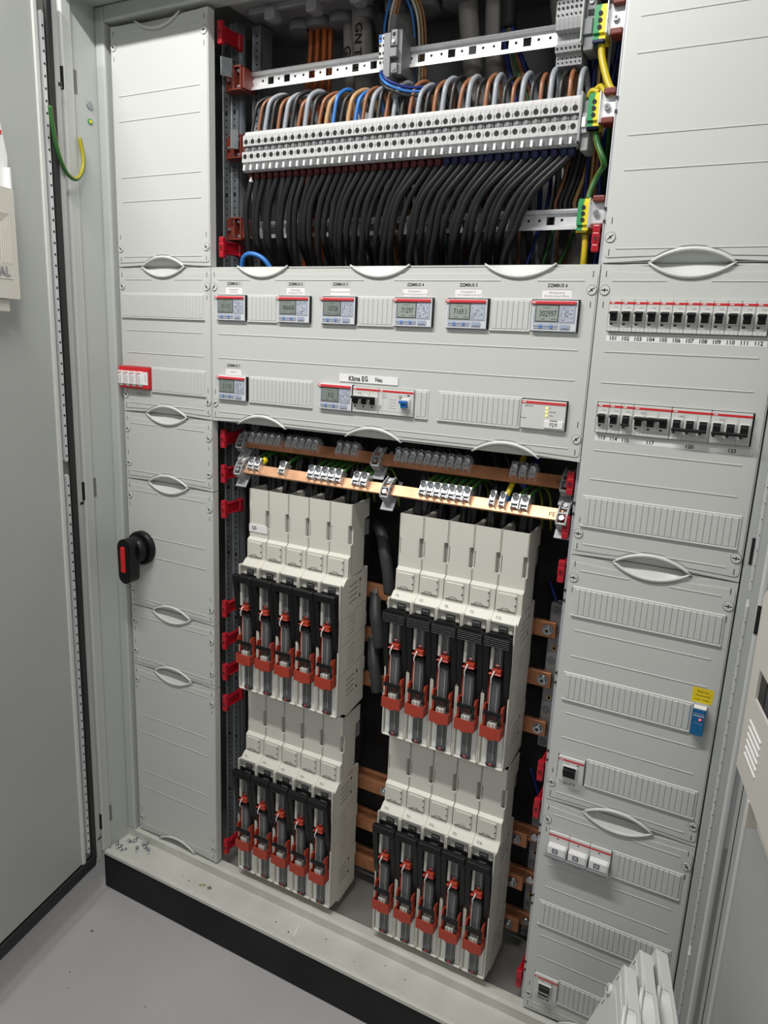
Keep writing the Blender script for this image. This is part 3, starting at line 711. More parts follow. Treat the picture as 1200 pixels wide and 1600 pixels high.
meter('energy meter at the left end of the group under the handwritten tape', 511.2, 703.4, '312', 0, W=0.0715)
# bus gateway
t = thing('bus_gateway', (0.8985, 0, Z(702.8)), 'light grey bus gateway with red bar and three yellow lights at lower right', 'bus module')
MB().box(0.0004, 0.0728, -0.0068, 0.02, 0, 0.0455, 'breaker', 0.0008).box(0.0722, 0.0738, -0.006, 0.004, 0, 0.046, 'dark').box(0.0, 0.0008, -0.0066, 0.002, 0, 0.045, 'slot_grey').build('housing', t)
MB().box(0.0004, 0.0722, -0.0075, -0.0062, 0.040, 0.0438, 'stripe_red').text('ABB', 0.005, -0.0077, 0.0419, 0.0034, 'white', True).build('red_bar', t)
b = MB()
for k in range(3): b.cyl((0.0425, -0.0068, 0.0345 - 0.0058 * k), (0.0425, -0.0078, 0.0345 - 0.0058 * k), 0.0017, 'led_yellow', 12)
b.build('indicator_light', t)
b = MB().text('GMP 3/30', 0.013, -0.0071, 0.036, 0.0034, 'ink').text('On', 0.047, -0.0071, 0.0345, 0.0028, 'ink').text('LAN/LINK', 0.0515, -0.0071, 0.0287, 0.0028, 'ink').text('M-Bus', 0.0495, -0.0071, 0.0229, 0.0028, 'ink').text('ETHNA', 0.0055, -0.0071, 0.0165, 0.003, 'ink'); b.build('lettering', t)
o = MB().box(0.040, 0.0705, -0.0092, -0.0066, 0.003, 0.015, 'white', 0.0006).box(0.049, 0.061, -0.0094, -0.0066, 0.0147, 0.0155, 'slot').build('name_tag', t)
MB().text('P2/9', 0.0555, -0.0096, 0.0088, 0.0085, 'ink', False, 0.8, rot=0.03).build('writing', o)
# rotary switch handle
t = thing('rotary_switch_handle', (0.0445, 0, Z(1054.5)), 'black rotary switch handle with a red pointer on the left column', 'switch handle')
b = MB(); b.cyl((0, 0, 0), (0, -0.012, 0), 0.0385, 'black', 48).cyl((0, -0.012, 0), (0, -0.0145, 0), 0.0385, 'black', 48, r1=0.0355).box(-0.006, 0.006, -0.0135, -0.006, 0.033, 0.0375, 'slot', 0.001); b.build('escutcheon', t)
b = MB(); b.cyl((0, -0.0145, 0), (0, -0.036, 0), 0.032, 'black', 48, r1=0.026)
P = [(0.0185 * math.cos(a), 0.012 + 0.0185 * math.sin(a)) for a in [math.pi * k / 14 for k in range(15)]] + [(0.0165 * math.cos(a), -0.055 + 0.0165 * math.sin(a)) for a in [math.pi + math.pi * k / 14 for k in range(15)]]
b.prism(P, -0.058, -0.030, 'black'); b.prism([(x * .93, -0.02 + (z + .02) * .96) for x, z in P], -0.060, -0.058, 'black'); b.build('grip', t)
b = MB(); b.box(-0.0062, 0.0062, -0.0625, -0.056, -0.045, 0.012, 'red', 0.0015, 2)
M = Matrix.Translation((0, -0.061, 0.012)) @ Matrix.Rotation(math.radians(-50), 4, 'X'); b.box(-0.0055, 0.0055, -0.001, 0.0045, 0, 0.026, 'red', 0.0012, 2, M=M)
for k in range(3): b.box(-0.0063, 0.0063, -0.0632, -0.062, -0.0005 - 0.0075 * k, 0.0005 - 0.0075 * k, 'stripe_red', 0.0003)
b.build('pointer', t)

# ================================================================== RAILS AND BRACKETS INSIDE
def vrail(x0, x1, y0, y1, label, m_='galv', slots=True, z0=-0.012, z1=1.80, hole_y=None):
    t = MB(); t.box(x0, x1, y0, y0 + 0.002, z0, z1, m_)
    t.box(x0, x0 + 0.0018, y0 - 0.0008, y1, z0, z1, 'zinc_pale' if slots else m_); t.box(x1 - 0.0018, x1, y0 - 0.0008, y1, z0, z1, m_)
    k = z0 + 0.02; i = 0
    while k < z1 - 0.01:
        i += 1
        xc = (x0 + x1) / 2
        if i % 12 == 0: t.box(xc - 0.003, xc + 0.003, y0 - 0.0003, y0 + 0.0001, k - 0.004, k + 0.004, 'dark')
        else: t.cyl((xc, y0 - 0.0003, k), (xc, y0 + 0.0001, k), 0.0019, 'dark', 8)
        k += 0.0125
    return tag(t.build('perforated_upright'), label, 'upright rail')
vrail(0.214, 0.2335, 0.080, 0.10, 'galvanised perforated upright nearest the left column inside the cabinet')
vrail(0.2365, 0.2555, 0.078, 0.10, 'galvanised perforated upright, middle of three inside the left edge')
vrail(0.268, 0.289, 0.105, 0.14, 'dark perforated upright set deepest behind the left wiring edge', slots=False)
t = MB(); t.box(0.9915, 0.9985, 0.022, 0.024, -0.012, 1.80, 'strip_metal', 0.0006).box(0.9915, 0.993, 0.0205, 0.09, -0.012, 1.80, 'strip_metal').box(0.9968, 0.9985, 0.0195, 0.09, -0.012, 1.80, 'strip_metal')
for k in range(12):
    for dz in (0.0, 0.018): t.box(0.9912, 0.9945, 0.0200, 0.0226, 0.06 + 0.15 * k + dz, 0.0645 + 0.15 * k + dz, 'slot')
tag(t.build('slotted_upright'), 'pale slotted upright against the right column inside the opening', 'upright rail')
# wiring-side brown insulating brackets on the left
gb = 'brown insulating brackets left of the wiring'
def bracket_left():
    t = thing('insulating_bracket', (0, 0, 0), '', 'bracket', gb)
    b = MB(); b.box(0.0, 0.030, -0.001, 0.028, -0.021, -0.018, 'brown_plastic', 0.0006).box(0.0, 0.030, -0.001, 0.028, 0.018, 0.021, 'brown_plastic', 0.0006)
    b.box(0.0275, 0.030, -0.001, 0.045, -0.02, 0.02, 'brown_plastic', 0.0006).box(0.011, 0.0135, -0.001, 0.028, -0.02, 0.02, 'brown_plastic', 0.0005).box(0.0, 0.03, 0.018, 0.028, -0.02, 0.02, 'brown_plastic').box(0.03, 0.034, 0.004, 0.04, -0.018, 0.018, 'brown_plastic', 0.001)
    b.box(-0.015, 0.002, 0.010, 0.028, -0.02, 0.02, 'brown_plastic', 0.001).build('bracket_body', t)
    for x, z in ((-0.006, 0.0), (0.006, 0.0135), (0.006, -0.0135), (0.020, 0.0135), (0.020, -0.0135)):
        MB().cyl((x, 0.012, z), (x, 0.0055, z), 0.0032, 'screw_metal', 6).cyl((x, 0.0055, z), (x, 0.0035, z), 0.0018, 'screw_metal', 10).build('screw', t)
    return t
o = bracket_left(); o.location = (0.2555, 0.048, 1.694); o['label'] = 'brown insulating bracket at the left end of the top mounting rail'
for z, lb in ((1.575, 'brown insulating bracket left of the long terminal row'), (1.426, 'brown insulating bracket left of the lowest mounting rail')):
    q = copy_tree(o); q.location = (0.2555, 0.048, z); q['label'] = lb
MB_ = MB(); 
tag(MB().box(-0.0155, 0.0075, 0.0, 0.0015, -0.004, 0.028, 'zinc', 0.0005, M=Matrix.Translation((0.2665, 0.036, 1.697)) @ Matrix.Rotation(math.radians(62), 4, 'Z')).build('earthing_plate'), 'small galvanised plate in front of the top brown bracket', 'metal plate')
tag(MB().box(-0.006, 0.0095, 0.0, 0.0015, -0.015, 0.02, 'zinc', 0.0005, M=Matrix.Translation((0.278, 0.036, 1.583)) @ Matrix.Rotation(math.radians(55), 4, 'Z')).build('earthing_plate'), 'small bent galvanised plate in front of the middle brown bracket', 'metal plate')
# mounting rails
def din(x0, x1, zc, label, yf=0.075):
    b = MB(); z0, z1 = zc - 0.0155, zc + 0.0155
    H = []; k = x0 + 0.035; i = 0; D = []
    while k < x1 - 0.03:
        if i % 5 in (1, 3): H.append(rect(k - 0.0066, k + 0.0066, zc - 0.0072, zc + 0.0052))
        else: H.append([(k + 0.0024 * math.cos(a), zc + 0.0024 * math.sin(a)) for a in [2 * math.pi * j / 10 for j in range(10)]])
        k += 0.0185; i += 1
    b.prism(rect(x0, x1, z0 + 0.004, z1 - 0.006), yf + 0.006, yf + 0.0075, 'zinc_pale', 'xz', holes=H)
    b.prism([(yf, z1), (yf, z1 - 0.002), (yf + 0.0012, z1 - 0.006), (yf + 0.0075, z1 - 0.006), (yf + 0.0075, z1 - 0.004), (yf + 0.003, z1 - 0.0035), (yf + 0.003, z1)], x0, x1, 'zinc_pale', 'yz')
    b.prism([(yf, z0), (yf + 0.001, z0), (yf + 0.001, z0 + 0.0035), (yf + 0.0075, z0 + 0.0035), (yf + 0.0075, z0 + 0.005), (yf, z0 + 0.005)], x0, x1, 'zinc_pale', 'yz')
    b.cyl((x0 + 0.010, yf + 0.006, zc), (x0 + 0.010, yf + 0.003, zc), 0.0042, 'screw_metal', 16)
    return tag(b.build('mounting_rail'), label, 'mounting rail')
din(0.277, 0.972, 1.694, 'perforated zinc mounting rail crossing in front of the grey conduits')
din(0.285, 0.955, 1.426, 'perforated zinc mounting rail behind the lower black cables')
din(0.295, 0.953, 1.575, 'zinc mounting rail carrying the long terminal row')

# ================================================================== LONG TERMINAL ROW
NT = 42; PT = 0.0151; TX0 = 0.3035; TY = 0.030; TZ = 1.5345
gt = 'feed-through terminals of the long row'
def terminal():
    t = thing('feed_through_terminal', (0, 0, 0), '', 'terminal', gt); W = PT - 0.0003
    b = MB()
    prof = [(0.0, 0.0275), (0.0, 0.049), (0.006, 0.055), (0.010, 0.0605), (0.045, 0.0605), (0.045, -0.008), (0.010, -0.008), (0.006, -0.002), (-0.001, 0.001), (-0.001, 0.0165), (0.0115, 0.018), (0.0115, 0.027)]
    prof = [(0.002, 0.0345), (0.002, 0.0515), (0.008, 0.056), (0.010, 0.0605), (0.045, 0.0605), (0.045, -0.006), (0.012, -0.006), (0.010, -0.001), (0.0015, 0.003), (-0.001, 0.0055), (-0.001, 0.0235), (0.010, 0.0245), (0.010, 0.0335)]
    b.prism(prof, 0.0, W, 'terminal', 'yz')
    b.build('terminal_body', t)
    xc = W / 2
    b = MB(); b.cyl((xc, 0.0022, 0.0415), (xc, 0.0012, 0.0415), 0.0041, 'dark', 14).cyl((xc, -0.0009, 0.0155), (xc, -0.0018, 0.0155), 0.0041, 'dark', 14)
    b.box(xc - 0.0002, xc + 0.0002, 0.0015, 0.0025, 0.045, 0.050, 'slot').box(0.0002, 0.0012, 0.001, 0.0025, 0.038, 0.0425, 'terminal_dark').box(0.0002, 0.0012, -0.0016, -0.0005, 0.0125, 0.0170, 'terminal_dark')
    b.build('screw_opening', t)
    MB().box(0.001, W - 0.001, 0.006, 0.0102, 0.0248, 0.0332, 'terminal_dark').cyl((xc, 0.006, 0.0285), (xc, 0.0035, 0.0285), 0.0032, 'term_grey', 12).build('bridge_shaft', t)
    b = MB(); M = Matrix.Translation((0.003, -0.0005, 0.0)) @ Matrix.Rotation(math.radians(-10), 4, 'X'); b.box(0.001, 0.0048, -0.0020, 0.003, -0.0098, 0.0005, 'white', 0.0005, M=M).build('marker_tag', t)
    b = MB(); b.box(0, W, 0.004, 0.012, -0.0105, -0.0085, 'terminal').box(0, W, 0.0015, 0.012, -0.0085, 0.0032, 'terminal_dark').build('marker_carrier', t)
    return t
T0 = terminal()
for k in range(NT):
    o = T0 if k == 0 else copy_tree(T0)
    o.location = (TX0 + PT * k, TY, TZ)
    o['label'] = 'grey terminal, %s from the left in the long row' % ORD[k]
t = thing('end_clamp', (TX0 + PT * NT, TY, TZ), 'dark grey end clamp with a white tag closing the long terminal row', 'end clamp')
b = MB(); b.box(0.0, 0.0035, -0.002, 0.045, -0.006, 0.062, 'term_mid', 0.0008).box(0.0035, 0.015, 0.008, 0.045, -0.018, 0.052, 'term_grey', 0.0015, 2).box(0.0035, 0.013, 0.002, 0.02, 0.005, 0.034, 'term_grey', 0.001).build('clamp_body', t)
MB().box(0.0045, 0.0105, -0.0005, 0.003, 0.013, 0.027, 'white', 0.0006).build('name_tag', t)

def wname(c): return {'wire_black': 'black', 'wire_brown': 'brown', 'wire_grey': 'grey', 'wire_blue': 'light blue', 'wire_tan': 'tan', 'wire_dark_blue': 'dark blue'}[c]
cols = ['wire_black', 'wire_brown', 'wire_grey'] * 14
for k, c in ((3, 'wire_black'), (12, 'wire_blue'), (13, 'wire_black'), (14, 'wire_tan'), (15, 'wire_blue'), (11, 'wire_tan')): cols[k] = c
rn = random.Random(11)
for k in range(NT):
    x = TX0 + PT * (k + 0.5) ; f = k / (NT - 1)
    r = (0.0030 if k < 2 else 0.0036) + 0.0008 * (k % 3 == 2) + rn.uniform(-.0003, .0003)
    hh = 1.660 - 0.020 * f + rn.uniform(-0.005, 0.005)
    dx = (0.030 - 0.022 * f) + rn.uniform(-0.006, 0.006) - (0.008 if k > 28 else 0)
    P = [(x, TY + 0.018, 1.588), (x + dx * 0.08, TY + 0.020, 1.612), (x + dx * 0.30, TY + 0.025, hh - 0.014), (x + dx * 0.8, TY + 0.045, hh), (x + dx * 1.05, TY + 0.065, hh - 0.012), (x + dx * 1.2 + rn.uniform(-.01, .01), TY + 0.09, hh - 0.07), (x + dx * 1.3 + rn.uniform(-.02, .02), TY + 0.12, 1.50), (x + dx + rn.uniform(-.02, .02), TY + 0.15, 1.36)]
    tag(MB().tube(P, r, cols[k], 10, k=5).build('looped_wire'), '%s wire looping up from the %s terminal of the long row' % (wname(cols[k]), ORD[k]), 'wire', 'wires looping over the long terminal row')
# black cables below with coloured sleeves
fux = [0.3162 + 0.0501 * (i + .5) for i in range(5)] + [0.6705 + 0.0501 * (i + .5) for i in range(5)]
for k in range(NT):
    x = TX0 + PT * (k + 0.5); f = k / (NT - 1)
    if k == NT - 1: x -= 0.004
    xb = 0.294 + (x - 0.311) * 0.86 + rn.uniform(-0.007, 0.007)
    yb = 0.075 + rn.uniform(0, 0.045)
    i = int(k * 10 / NT); ux = fux[i] + rn.uniform(-0.014, 0.014)
    xm = x + (xb - x) * (0.50 + 0.12 * rn.random()) + rn.uniform(-.003, .003)
    P = [(x, TY + 0.018, 1.529), (x + (xb - x) * .04, TY + 0.019, 1.512), (xm, 0.046 + 0.14 * (yb - 0.075), 1.462), (xm + (xb - xm) * 0.55, 0.055 + 0.12 * (yb - 0.075), 1.405), (xb, yb, 1.345), (xb + (ux - xb) * 0.15, 0.105, 1.25), (xb + (ux - xb) * 0.55, 0.115, 1.10), (ux + rn.uniform(-.01, .01), 0.095, 1.0), (ux, 0.072 + rn.uniform(-.008, .008), 0.90), (ux, 0.072, 0.85)]
    o = MB().tube(P, 0.0058 + rn.uniform(-.0006, .0006), 'cable_black', 10, k=6).build('supply_cable')
    tag(o, 'black cable dropping from the %s terminal of the long row' % ORD[k], 'cable', 'black cables below the long terminal row')
    s_ = 'wine' if k < 27 else 'navy'
    MB().cyl((x, TY + 0.017, 1.5285), (x - 0.0005, TY + 0.018, 1.513), 0.0068, s_, 14, r1=0.0062).build('colour_sleeve', o)
tag(MB().box(TX0 + 0.006, TX0 + 0.012, TY + 0.012, TY + 0.02, 1.508, 1.518, 'white', 0.001).build('wire_marker'), 'small white marker under the left end of the terminal row', 'marker')

# ================================================================== BACKGROUND CABLES IN THE UPPER COMPARTMENT
def cab_(P, r, m_, label, cat='cable', name='cable', group=None, n=10):
    return tag(MB().tube(P, r, m_, n, k=6).build(name), label, cat, group)
for k in range(6):
    dx = (k - 2.5) * 0.0085
    cab_([(0.402 + dx * .9, 0.135 + 0.008 * (k % 2), 1.83), (0.402 + dx * 0.9, 0.135 + 0.008 * (k % 2), 1.76), (0.395 + dx * 1.05, 0.14 + 0.008 * (k % 2), 1.69), (0.384 + dx * 1.2, 0.15, 1.60), (0.382 + dx, 0.16, 1.45), (0.38 + dx, 0.16, 1.30)], 0.0047, 'wire_orange', 'orange cable, %s from the left in the bundle hanging from the roof' % ORD[k], group='orange cable bundle')
def conduit(x, y, x2, r, label, txt=None, m_='conduit'):
    o = cab_([(x, y, 1.835), (x + (x2 - x) * .2, y, 1.76), (x + (x2 - x) * .5, y + 0.01, 1.66), (x2, y + 0.02, 1.52), (x2, y + 0.02, 1.34)], r, m_, label, 'conduit', 'conduit', n=20)
    if txt:
        b = MB(); M = Matrix.Translation((x + (x2 - x) * .3, y - r - 0.001, 1.735)) @ Matrix.Rotation(math.radians(90), 4, 'Y')
        b.text(txt, 0, 0, 0, 0.021, 'ink', True, 1.1, M=M); b.build('writing', o)
conduit(0.462, 0.15, 0.468, 0.0145, 'narrow grey conduit with writing beside the orange cables', 'GN')
conduit(0.492, 0.135, 0.512, 0.0185, 'wider grey conduit with black handwriting behind the top rail', 'GN TAN')
conduit(0.560, 0.15, 0.622, 0.021, 'thick grey conduit slanting behind the black sleeve cable')
conduit(0.690, 0.15, 0.735, 0.017, 'grey conduit just right of the dark relay')
conduit(0.745, 0.15, 0.760, 0.018, 'grey conduit between the relay and the blue cored cables')
conduit(0.845, 0.17, 0.915, 0.021, 'thick grey conduit left of the small terminal block')
cab_([(0.535, 0.12, 1.84), (0.538, 0.12, 1.80), (0.55, 0.12, 1.745)], 0.0125, 'gasket', 'black sheathed cable end above the top rail, left part', n=16)
for dx, mm_ in ((0, 'wire_black'), (0.007, 'wire_black'), (0.003, 'wire_tan')):
    cab_([(0.551 + dx, 0.118, 1.75), (0.57 + dx, 0.12, 1.715), (0.582 + dx, 0.125, 1.66), (0.59 + dx, 0.14, 1.58), (0.6 + dx, 0.16, 1.40)], 0.0032, mm_, 'thin core leaving the left black sheathed cable', 'wire', 'core', 'cores of the left black sheathed cable')
for nm, x, zt in (('middle', 0.775, 1.735), ('right', 0.905, 1.775)):
    cab_([(x, 0.13, 1.84), (x, 0.13, 1.80), (x + 0.004, 0.13, zt)], 0.0135, 'gasket', 'black sheathed cable end above the top rail, %s part' % nm, n=16)
    for j, (dx, mm_) in enumerate(((-.007, 'wire_dark_blue'), (0.0, 'green_yellow'), (.007, 'wire_dark_blue'), (.003, 'wire_brown'))):
        cab_([(x + .003 + dx, 0.127, zt + .004), (x + .012 + dx * 1.5, 0.128, zt - 0.03), (x + .03 + dx * 2.2, 0.13, 1.66), (x + .05 + dx * 3, 0.14, 1.60), (x + .05 + dx * 3, 0.17, 1.45)], 0.0042, mm_, '%s core leaving the %s black sheathed cable' % ({'wire_dark_blue': 'dark blue', 'green_yellow': 'green and yellow', 'wire_brown': 'brown'}[mm_], nm), 'wire', 'core', 'cores of the %s black sheathed cable' % nm)
# loose wires behind the lower rail
for k, (x0, x1, m_) in enumerate(((0.70, 0.66, 'green_yellow'), (0.76, 0.71, 'wire_dark_blue'), (0.80, 0.75, 'green_yellow'), (0.86, 0.83, 'wire_dark_blue'), (0.885, 0.86, 'green_yellow'), (0.93, 0.885, 'green_yellow'), (0.955, 0.93, 'wire_dark_blue'), (0.66, 0.63, 'wire_brown'), (0.62, 0.60, 'wire_black'))):
    cab_([(x0, 0.15, 1.60), (x0 + .004, 0.16, 1.48), ((x0 + x1) / 2, 0.155, 1.40), (x1, 0.15, 1.33), (x1 - .01, 0.15, 1.20)], 0.0034, m_, '%s wire passing behind the lower mounting rail, %s from the left' % ({'wire_dark_blue': 'dark blue', 'green_yellow': 'green and yellow', 'wire_brown': 'brown', 'wire_black': 'black'}[m_], ORD[[2, 4, 5, 6, 7, 8, 3, 1, 0][k] if k < 9 else k]), 'wire', 'loose_wire', 'wires behind the lower mounting rail')
for k in range(5):
    x = 0.895 + 0.008 * k; mm_ = ['wire_brown', 'wire_black', 'cable_grey', 'wire_black', 'wire_tan'][k]
    cab_([(x + 0.02, 0.11, 1.58), (x + 0.004, 0.12, 1.50), (x - 0.008, 0.12, 1.455), (x + 0.006, 0.125, 1.445), (x + 0.016, 0.13, 1.47), (x + 0.02, 0.14, 1.56)], 0.003 + .0006 * (k % 3), mm_, 'dark wire loop hanging at the right end of the terminal row', 'wire', 'hanging_loop', 'wire loops hanging at the right end of the terminal row')
cab_([(0.968, 0.12, 1.72), (0.962, 0.11, 1.62), (0.958, 0.11, 1.50), (0.965, 0.12, 1.40), (0.955, 0.12, 1.30)], 0.0035, 'wire_dark_blue', 'dark blue wire running down beside the green and yellow terminals', 'wire')
for x, m_ in ((0.935, 'wire_dark_blue'), (0.943, 'wire_tan'), (0.950, 'wire_brown'), (0.956, 'wire_white')):
    cab_([(x, 0.10, 1.70), (x + 0.001, 0.10, 1.62), (x + 0.002, 0.11, 1.54), (x, 0.12, 1.45)], 0.0026, m_, 'thin %s wire below the small terminal block' % {'wire_dark_blue': 'dark blue', 'wire_tan': 'tan', 'wire_brown': 'brown', 'wire_white': 'white'}[m_], 'wire', 'thin_wire', 'thin wires below the small terminal block')
cab_([(0.285, 0.05, 1.35), (0.295, 0.045, 1.372), (0.315, 0.045, 1.378), (0.34, 0.05, 1.368), (0.36, 0.06, 1.34)], 0.0048, 'wire_blue', 'bright blue cable arching above the top left corner of the wide cover', 'cable')
# relay on the top rail
t = thing('relay', (0.595, 0.045, 1.694), 'dark grey relay with screw terminals clipped on the top rail', 'relay')
b = MB(); b.prism([(-0.006, -0.038), (0.05, -0.038), (0.05, 0.055), (0.012, 0.062), (0.008, 0.032), (-0.006, 0.028)], 0.0, 0.012, 'term_grey', 'yz').prism([(0.0, -0.034), (0.05, -0.034), (0.05, 0.035), (0.0, 0.033)], 0.012, 0.031, 'terminal_dark', 'yz')
b.box(0.013, 0.024, -0.006, 0.002, 0.008, 0.032, 'term_mid', 0.001).box(0.012, 0.026, -0.010, 0.002, -0.010, 0.004, 'term_grey', 0.001).box(0.014, 0.025, -0.006, 0.002, -0.033, -0.018, 'term_mid', 0.001)
b.cyl((0.0185, -0.0058, 0.025), (0.0185, -0.0066, 0.025), 0.003, 'dark', 12).cyl((0.0185, -0.006, 0.014), (0.0185, -0.009, 0.014), 0.0028, 'terminal', 12).cyl((0.02, -0.006, -0.027), (0.02, -0.0075, -0.027), 0.003, 'term_grey', 12).build('relay_body', t)
b = MB(); b.box(-0.013, -0.0002, 0.0, 0.045, -0.006, 0.030, 'terminal', 0.0008).box(-0.013, -0.0075, -0.0008, 0.001, 0.018, 0.029, 'wire_blue').box(-0.013, -0.0002, 0.002, 0.045, -0.025, -0.0065, 'terminal', 0.0008)
for x in (-0.0103, -0.0035):
    for z in (0.0235, 0.013, 0.001, -0.012): b.cyl((x, 0.0 if z > -0.006 else 0.002, z), (x, -0.0012 if z > -0.006 else 0.0008, z), 0.002, 'dark', 10)
b.build('screw_terminal', t)
for k, (m_, x, nm) in enumerate((('wire_blue', 0.583, 'blue'), ('wire_white', 0.592, 'white'), ('wire_tan', 0.598, 'tan'), ('wire_brown', 0.604, 'brown'))):
    cab_([(x, 0.06, 1.725), (x, 0.062, 1.75), (x + 0.004, 0.07, 1.785), (x + 0.016, 0.085, 1.80), (x + 0.034, 0.095, 1.765), (x + 0.04, 0.10, 1.70), (x + 0.036, 0.11, 1.62)], 0.0022, m_, 'thin %s wire curving over the dark relay' % nm, 'wire', 'relay_wire', 'wires curving over the relay')
for k, (m_, dz, nm) in enumerate((('wire_blue', 0, 'bright blue'), ('wire_dark_blue', 0.006, 'dark blue'), ('wire_black', -0.006, 'black'))):
    cab_([(0.588 + .003 * k, 0.045, 1.668), (0.594, 0.036, 1.655 + dz), (0.612, 0.03, 1.640 + dz), (0.640, 0.045, 1.632 + dz), (0.67, 0.07, 1.638 + dz), (0.70, 0.11, 1.66)], 0.0024, m_, '%s wire sagging to the right from under the relay' % nm, 'wire', 'relay_wire', 'wires sagging from under the relay')
# small multi-level terminal block
gs = 'slim terminals of the small block at the top right'
t0 = thing('slim_terminal', (0, 0, 0), '', 'terminal', gs)
b = MB(); W = 0.0066
b.prism([(0.0, 0.010), (0.0, 0.034), (0.004, 0.036), (0.004, 0.044), (0.012, 0.050), (0.05, 0.050), (0.05, -0.048), (0.02, -0.048), (0.018, -0.034), (0.010, -0.032), (0.008, -0.022), (0.016, -0.020), (0.016, -0.006), (0.003, -0.004), (0.001, 0.004)], 0, W - 0.0003, 'term_mid', 'yz').build('terminal_body', t0)
b = MB()
for y, z, r in ((0.0038, 0.0405, 0.0019), (-0.0002, 0.0305, 0.0014), (-0.0002, 0.0235, 0.0019), (-0.0002, 0.0145, 0.0014), (0.0095, -0.027, 0.0019), (0.0195, -0.0385, 0.0012), (0.0195, -0.0435, 0.0012)): b.cyl((W / 2, y + 0.0004, z), (W / 2, y - 0.0012, z), r, 'dark', 10)
b.build('opening', t0)
for k in range(6):
    o = t0 if k == 0 else copy_tree(t0); o.location = (0.8845 + W * k, 0.045, 1.694); o['label'] = 'slim grey terminal, %s from the left in the small top right block' % ORD[k]
tag(MB().box(0.9245, 0.927, 0.04, 0.09, 1.668, 1.745, 'terminal', 0.0008).build('end_plate'), 'light grey end plate on the right side of the small terminal block', 'end plate')
t = thing('end_clamp', (0.928, 0.05, 1.694), 'dark grey end clamp with a slotted screw beside the small terminal block', 'end clamp')
MB().box(0, 0.015, 0.0, 0.04, -0.036, 0.036, 'term_grey', 0.0015, 2).box(-0.001, 0.0125, -0.004, 0.002, -0.016, 0.006, 'term_grey', 0.001).box(0.003, 0.012, -0.001, 0.002, 0.010, 0.018, 'dark').build('clamp_body', t)
MB().cyl((0.0075, 0.0, 0.028), (0.0075, -0.003, 0.028), 0.003, 'screw_metal', 12).box(0.0055, 0.0095, -0.0034, -0.003, 0.0275, 0.0285, 'dark').build('screw', t)
for k in range(4): cab_([(0.890 + .009 * k, 0.06, 1.742), (0.890 + .009 * k, 0.062, 1.77), (0.893 + .009 * k, 0.07, 1.83)], 0.0016, ['wire_white', 'wire_tan', 'wire_white', 'wire_tan'][k], 'thin pale wire entering the small top right block, %s from the left' % ORD[k], 'wire', 'thin_wire', 'thin wires above the small terminal block')
# green and yellow earth terminals with brackets
ge = 'green and yellow earth terminals on the right'
def earth_term():
    t = thing('earth_terminal', (0, 0, 0), '', 'terminal', ge); b = MB()
    for x0, x1, m_ in ((-0.009, 0.0, 'pe_green'), (0.0, 0.009, 'pe_yellow')):
        b.prism([(0.0, -0.016), (0.0, 0.017), (0.004, 0.018), (0.004, 0.022), (0.035, 0.022), (0.035, -0.024), (0.002, -0.024), (0.002, -0.020), (0.005, -0.0195), (0.005, -0.0165)], x0, x1, m_, 'yz')
    b.build('terminal_body', t)
    b = MB()
    for z in (-0.009, 0.0, 0.009): b.cyl((0, 0.0005, z), (0, -0.0012, z), 0.0031, 'dark', 14)
    b.build('opening', t); return t
E0 = earth_term(); zs = [(1.688, 'topmost'), (1.572, 'middle'), (1.426, 'lowest')]; ex = [0.955, 0.9585, 0.958]
EY = 0.03
for k, (z, nm) in enumerate(zs):
    o = E0 if k == 0 else copy_tree(E0); o.location = (ex[k], EY, z); o['label'] = 'green and yellow earth terminal, %s of three beside the right column' % nm
    t = thing('earth_bracket', (0.976, 0.03, z), 'zinc bracket between brown insulators beside the %s earth terminal' % nm, 'bracket', 'brackets beside the earth terminals')
    MB().box(-0.009, 0.013, 0.002, 0.005, -0.02, 0.02, 'zinc_pale', 0.0005).box(-0.0095, -0.0075, -0.004 if k else -0.012, 0.01, -0.022, 0.022 if k else 0.045, 'zinc_pale', 0.0004).build('plate', t)
    for dz in (0.0195, -0.0195): MB().box(-0.004, 0.014, -0.008, 0.02, dz - 0.0045, dz + 0.0045, 'brown_plastic', 0.002, 2).build('insulator', t)
    MB().cyl((0.002, 0.002, 0), (0.002, -0.003, 0), 0.0048, 'screw_metal', 6).cyl((0.002, -0.003, 0), (0.002, -0.0036, 0), 0.002, 'slot_grey', 8).build('screw', t)
    MB().box(-0.009, 0.008, -0.0, 0.012, -0.0285, -0.024, 'navy' if k < 2 else 'pe_yellow', 0.001).build('colour_sleeve', o) 
cab_([(0.957, 0.042, 1.662), (0.961, 0.040, 1.64), (0.975, 0.032, 1.605), (0.985, 0.028, 1.590)], 0.0052, 'wire_yellow', 'thick yellow earthing wire curving down from the topmost earth terminal', 'wire')
cab_([(0.986, 0.028, 1.592), (0.975, 0.04, 1.588), (0.960, 0.05, 1.607), (0.944, 0.055, 1.607 - .012), (0.948, 0.05, 1.602), (0.960, 0.047, 1.598)], 0.0040, 'wire_yellow', 'thin earthing wire bending back into the middle earth terminal', 'wire')
cab_([(0.960, 0.042, 1.546), (0.967, 0.04, 1.525), (0.977, 0.036, 1.505), (0.980, 0.04, 1.495)], 0.0044, 'green_yellow', 'earthing wire leaving the bottom of the middle earth terminal', 'wire')
cab_([(0.980, 0.044, 1.497), (0.968, 0.05, 1.480), (0.961, 0.048, 1.46), (0.960, 0.046, 1.449)], 0.0042, 'green_yellow', 'earthing wire entering the top of the lowest earth terminal', 'wire')
cab_([(0.960, 0.043, 1.402), (0.9625, 0.042, 1.385), (0.963, 0.042, 1.36), (0.961, 0.05, 1.33)], 0.0048, 'wire_yellow', 'bright yellow earthing wire below the lowest earth terminal', 'wire')

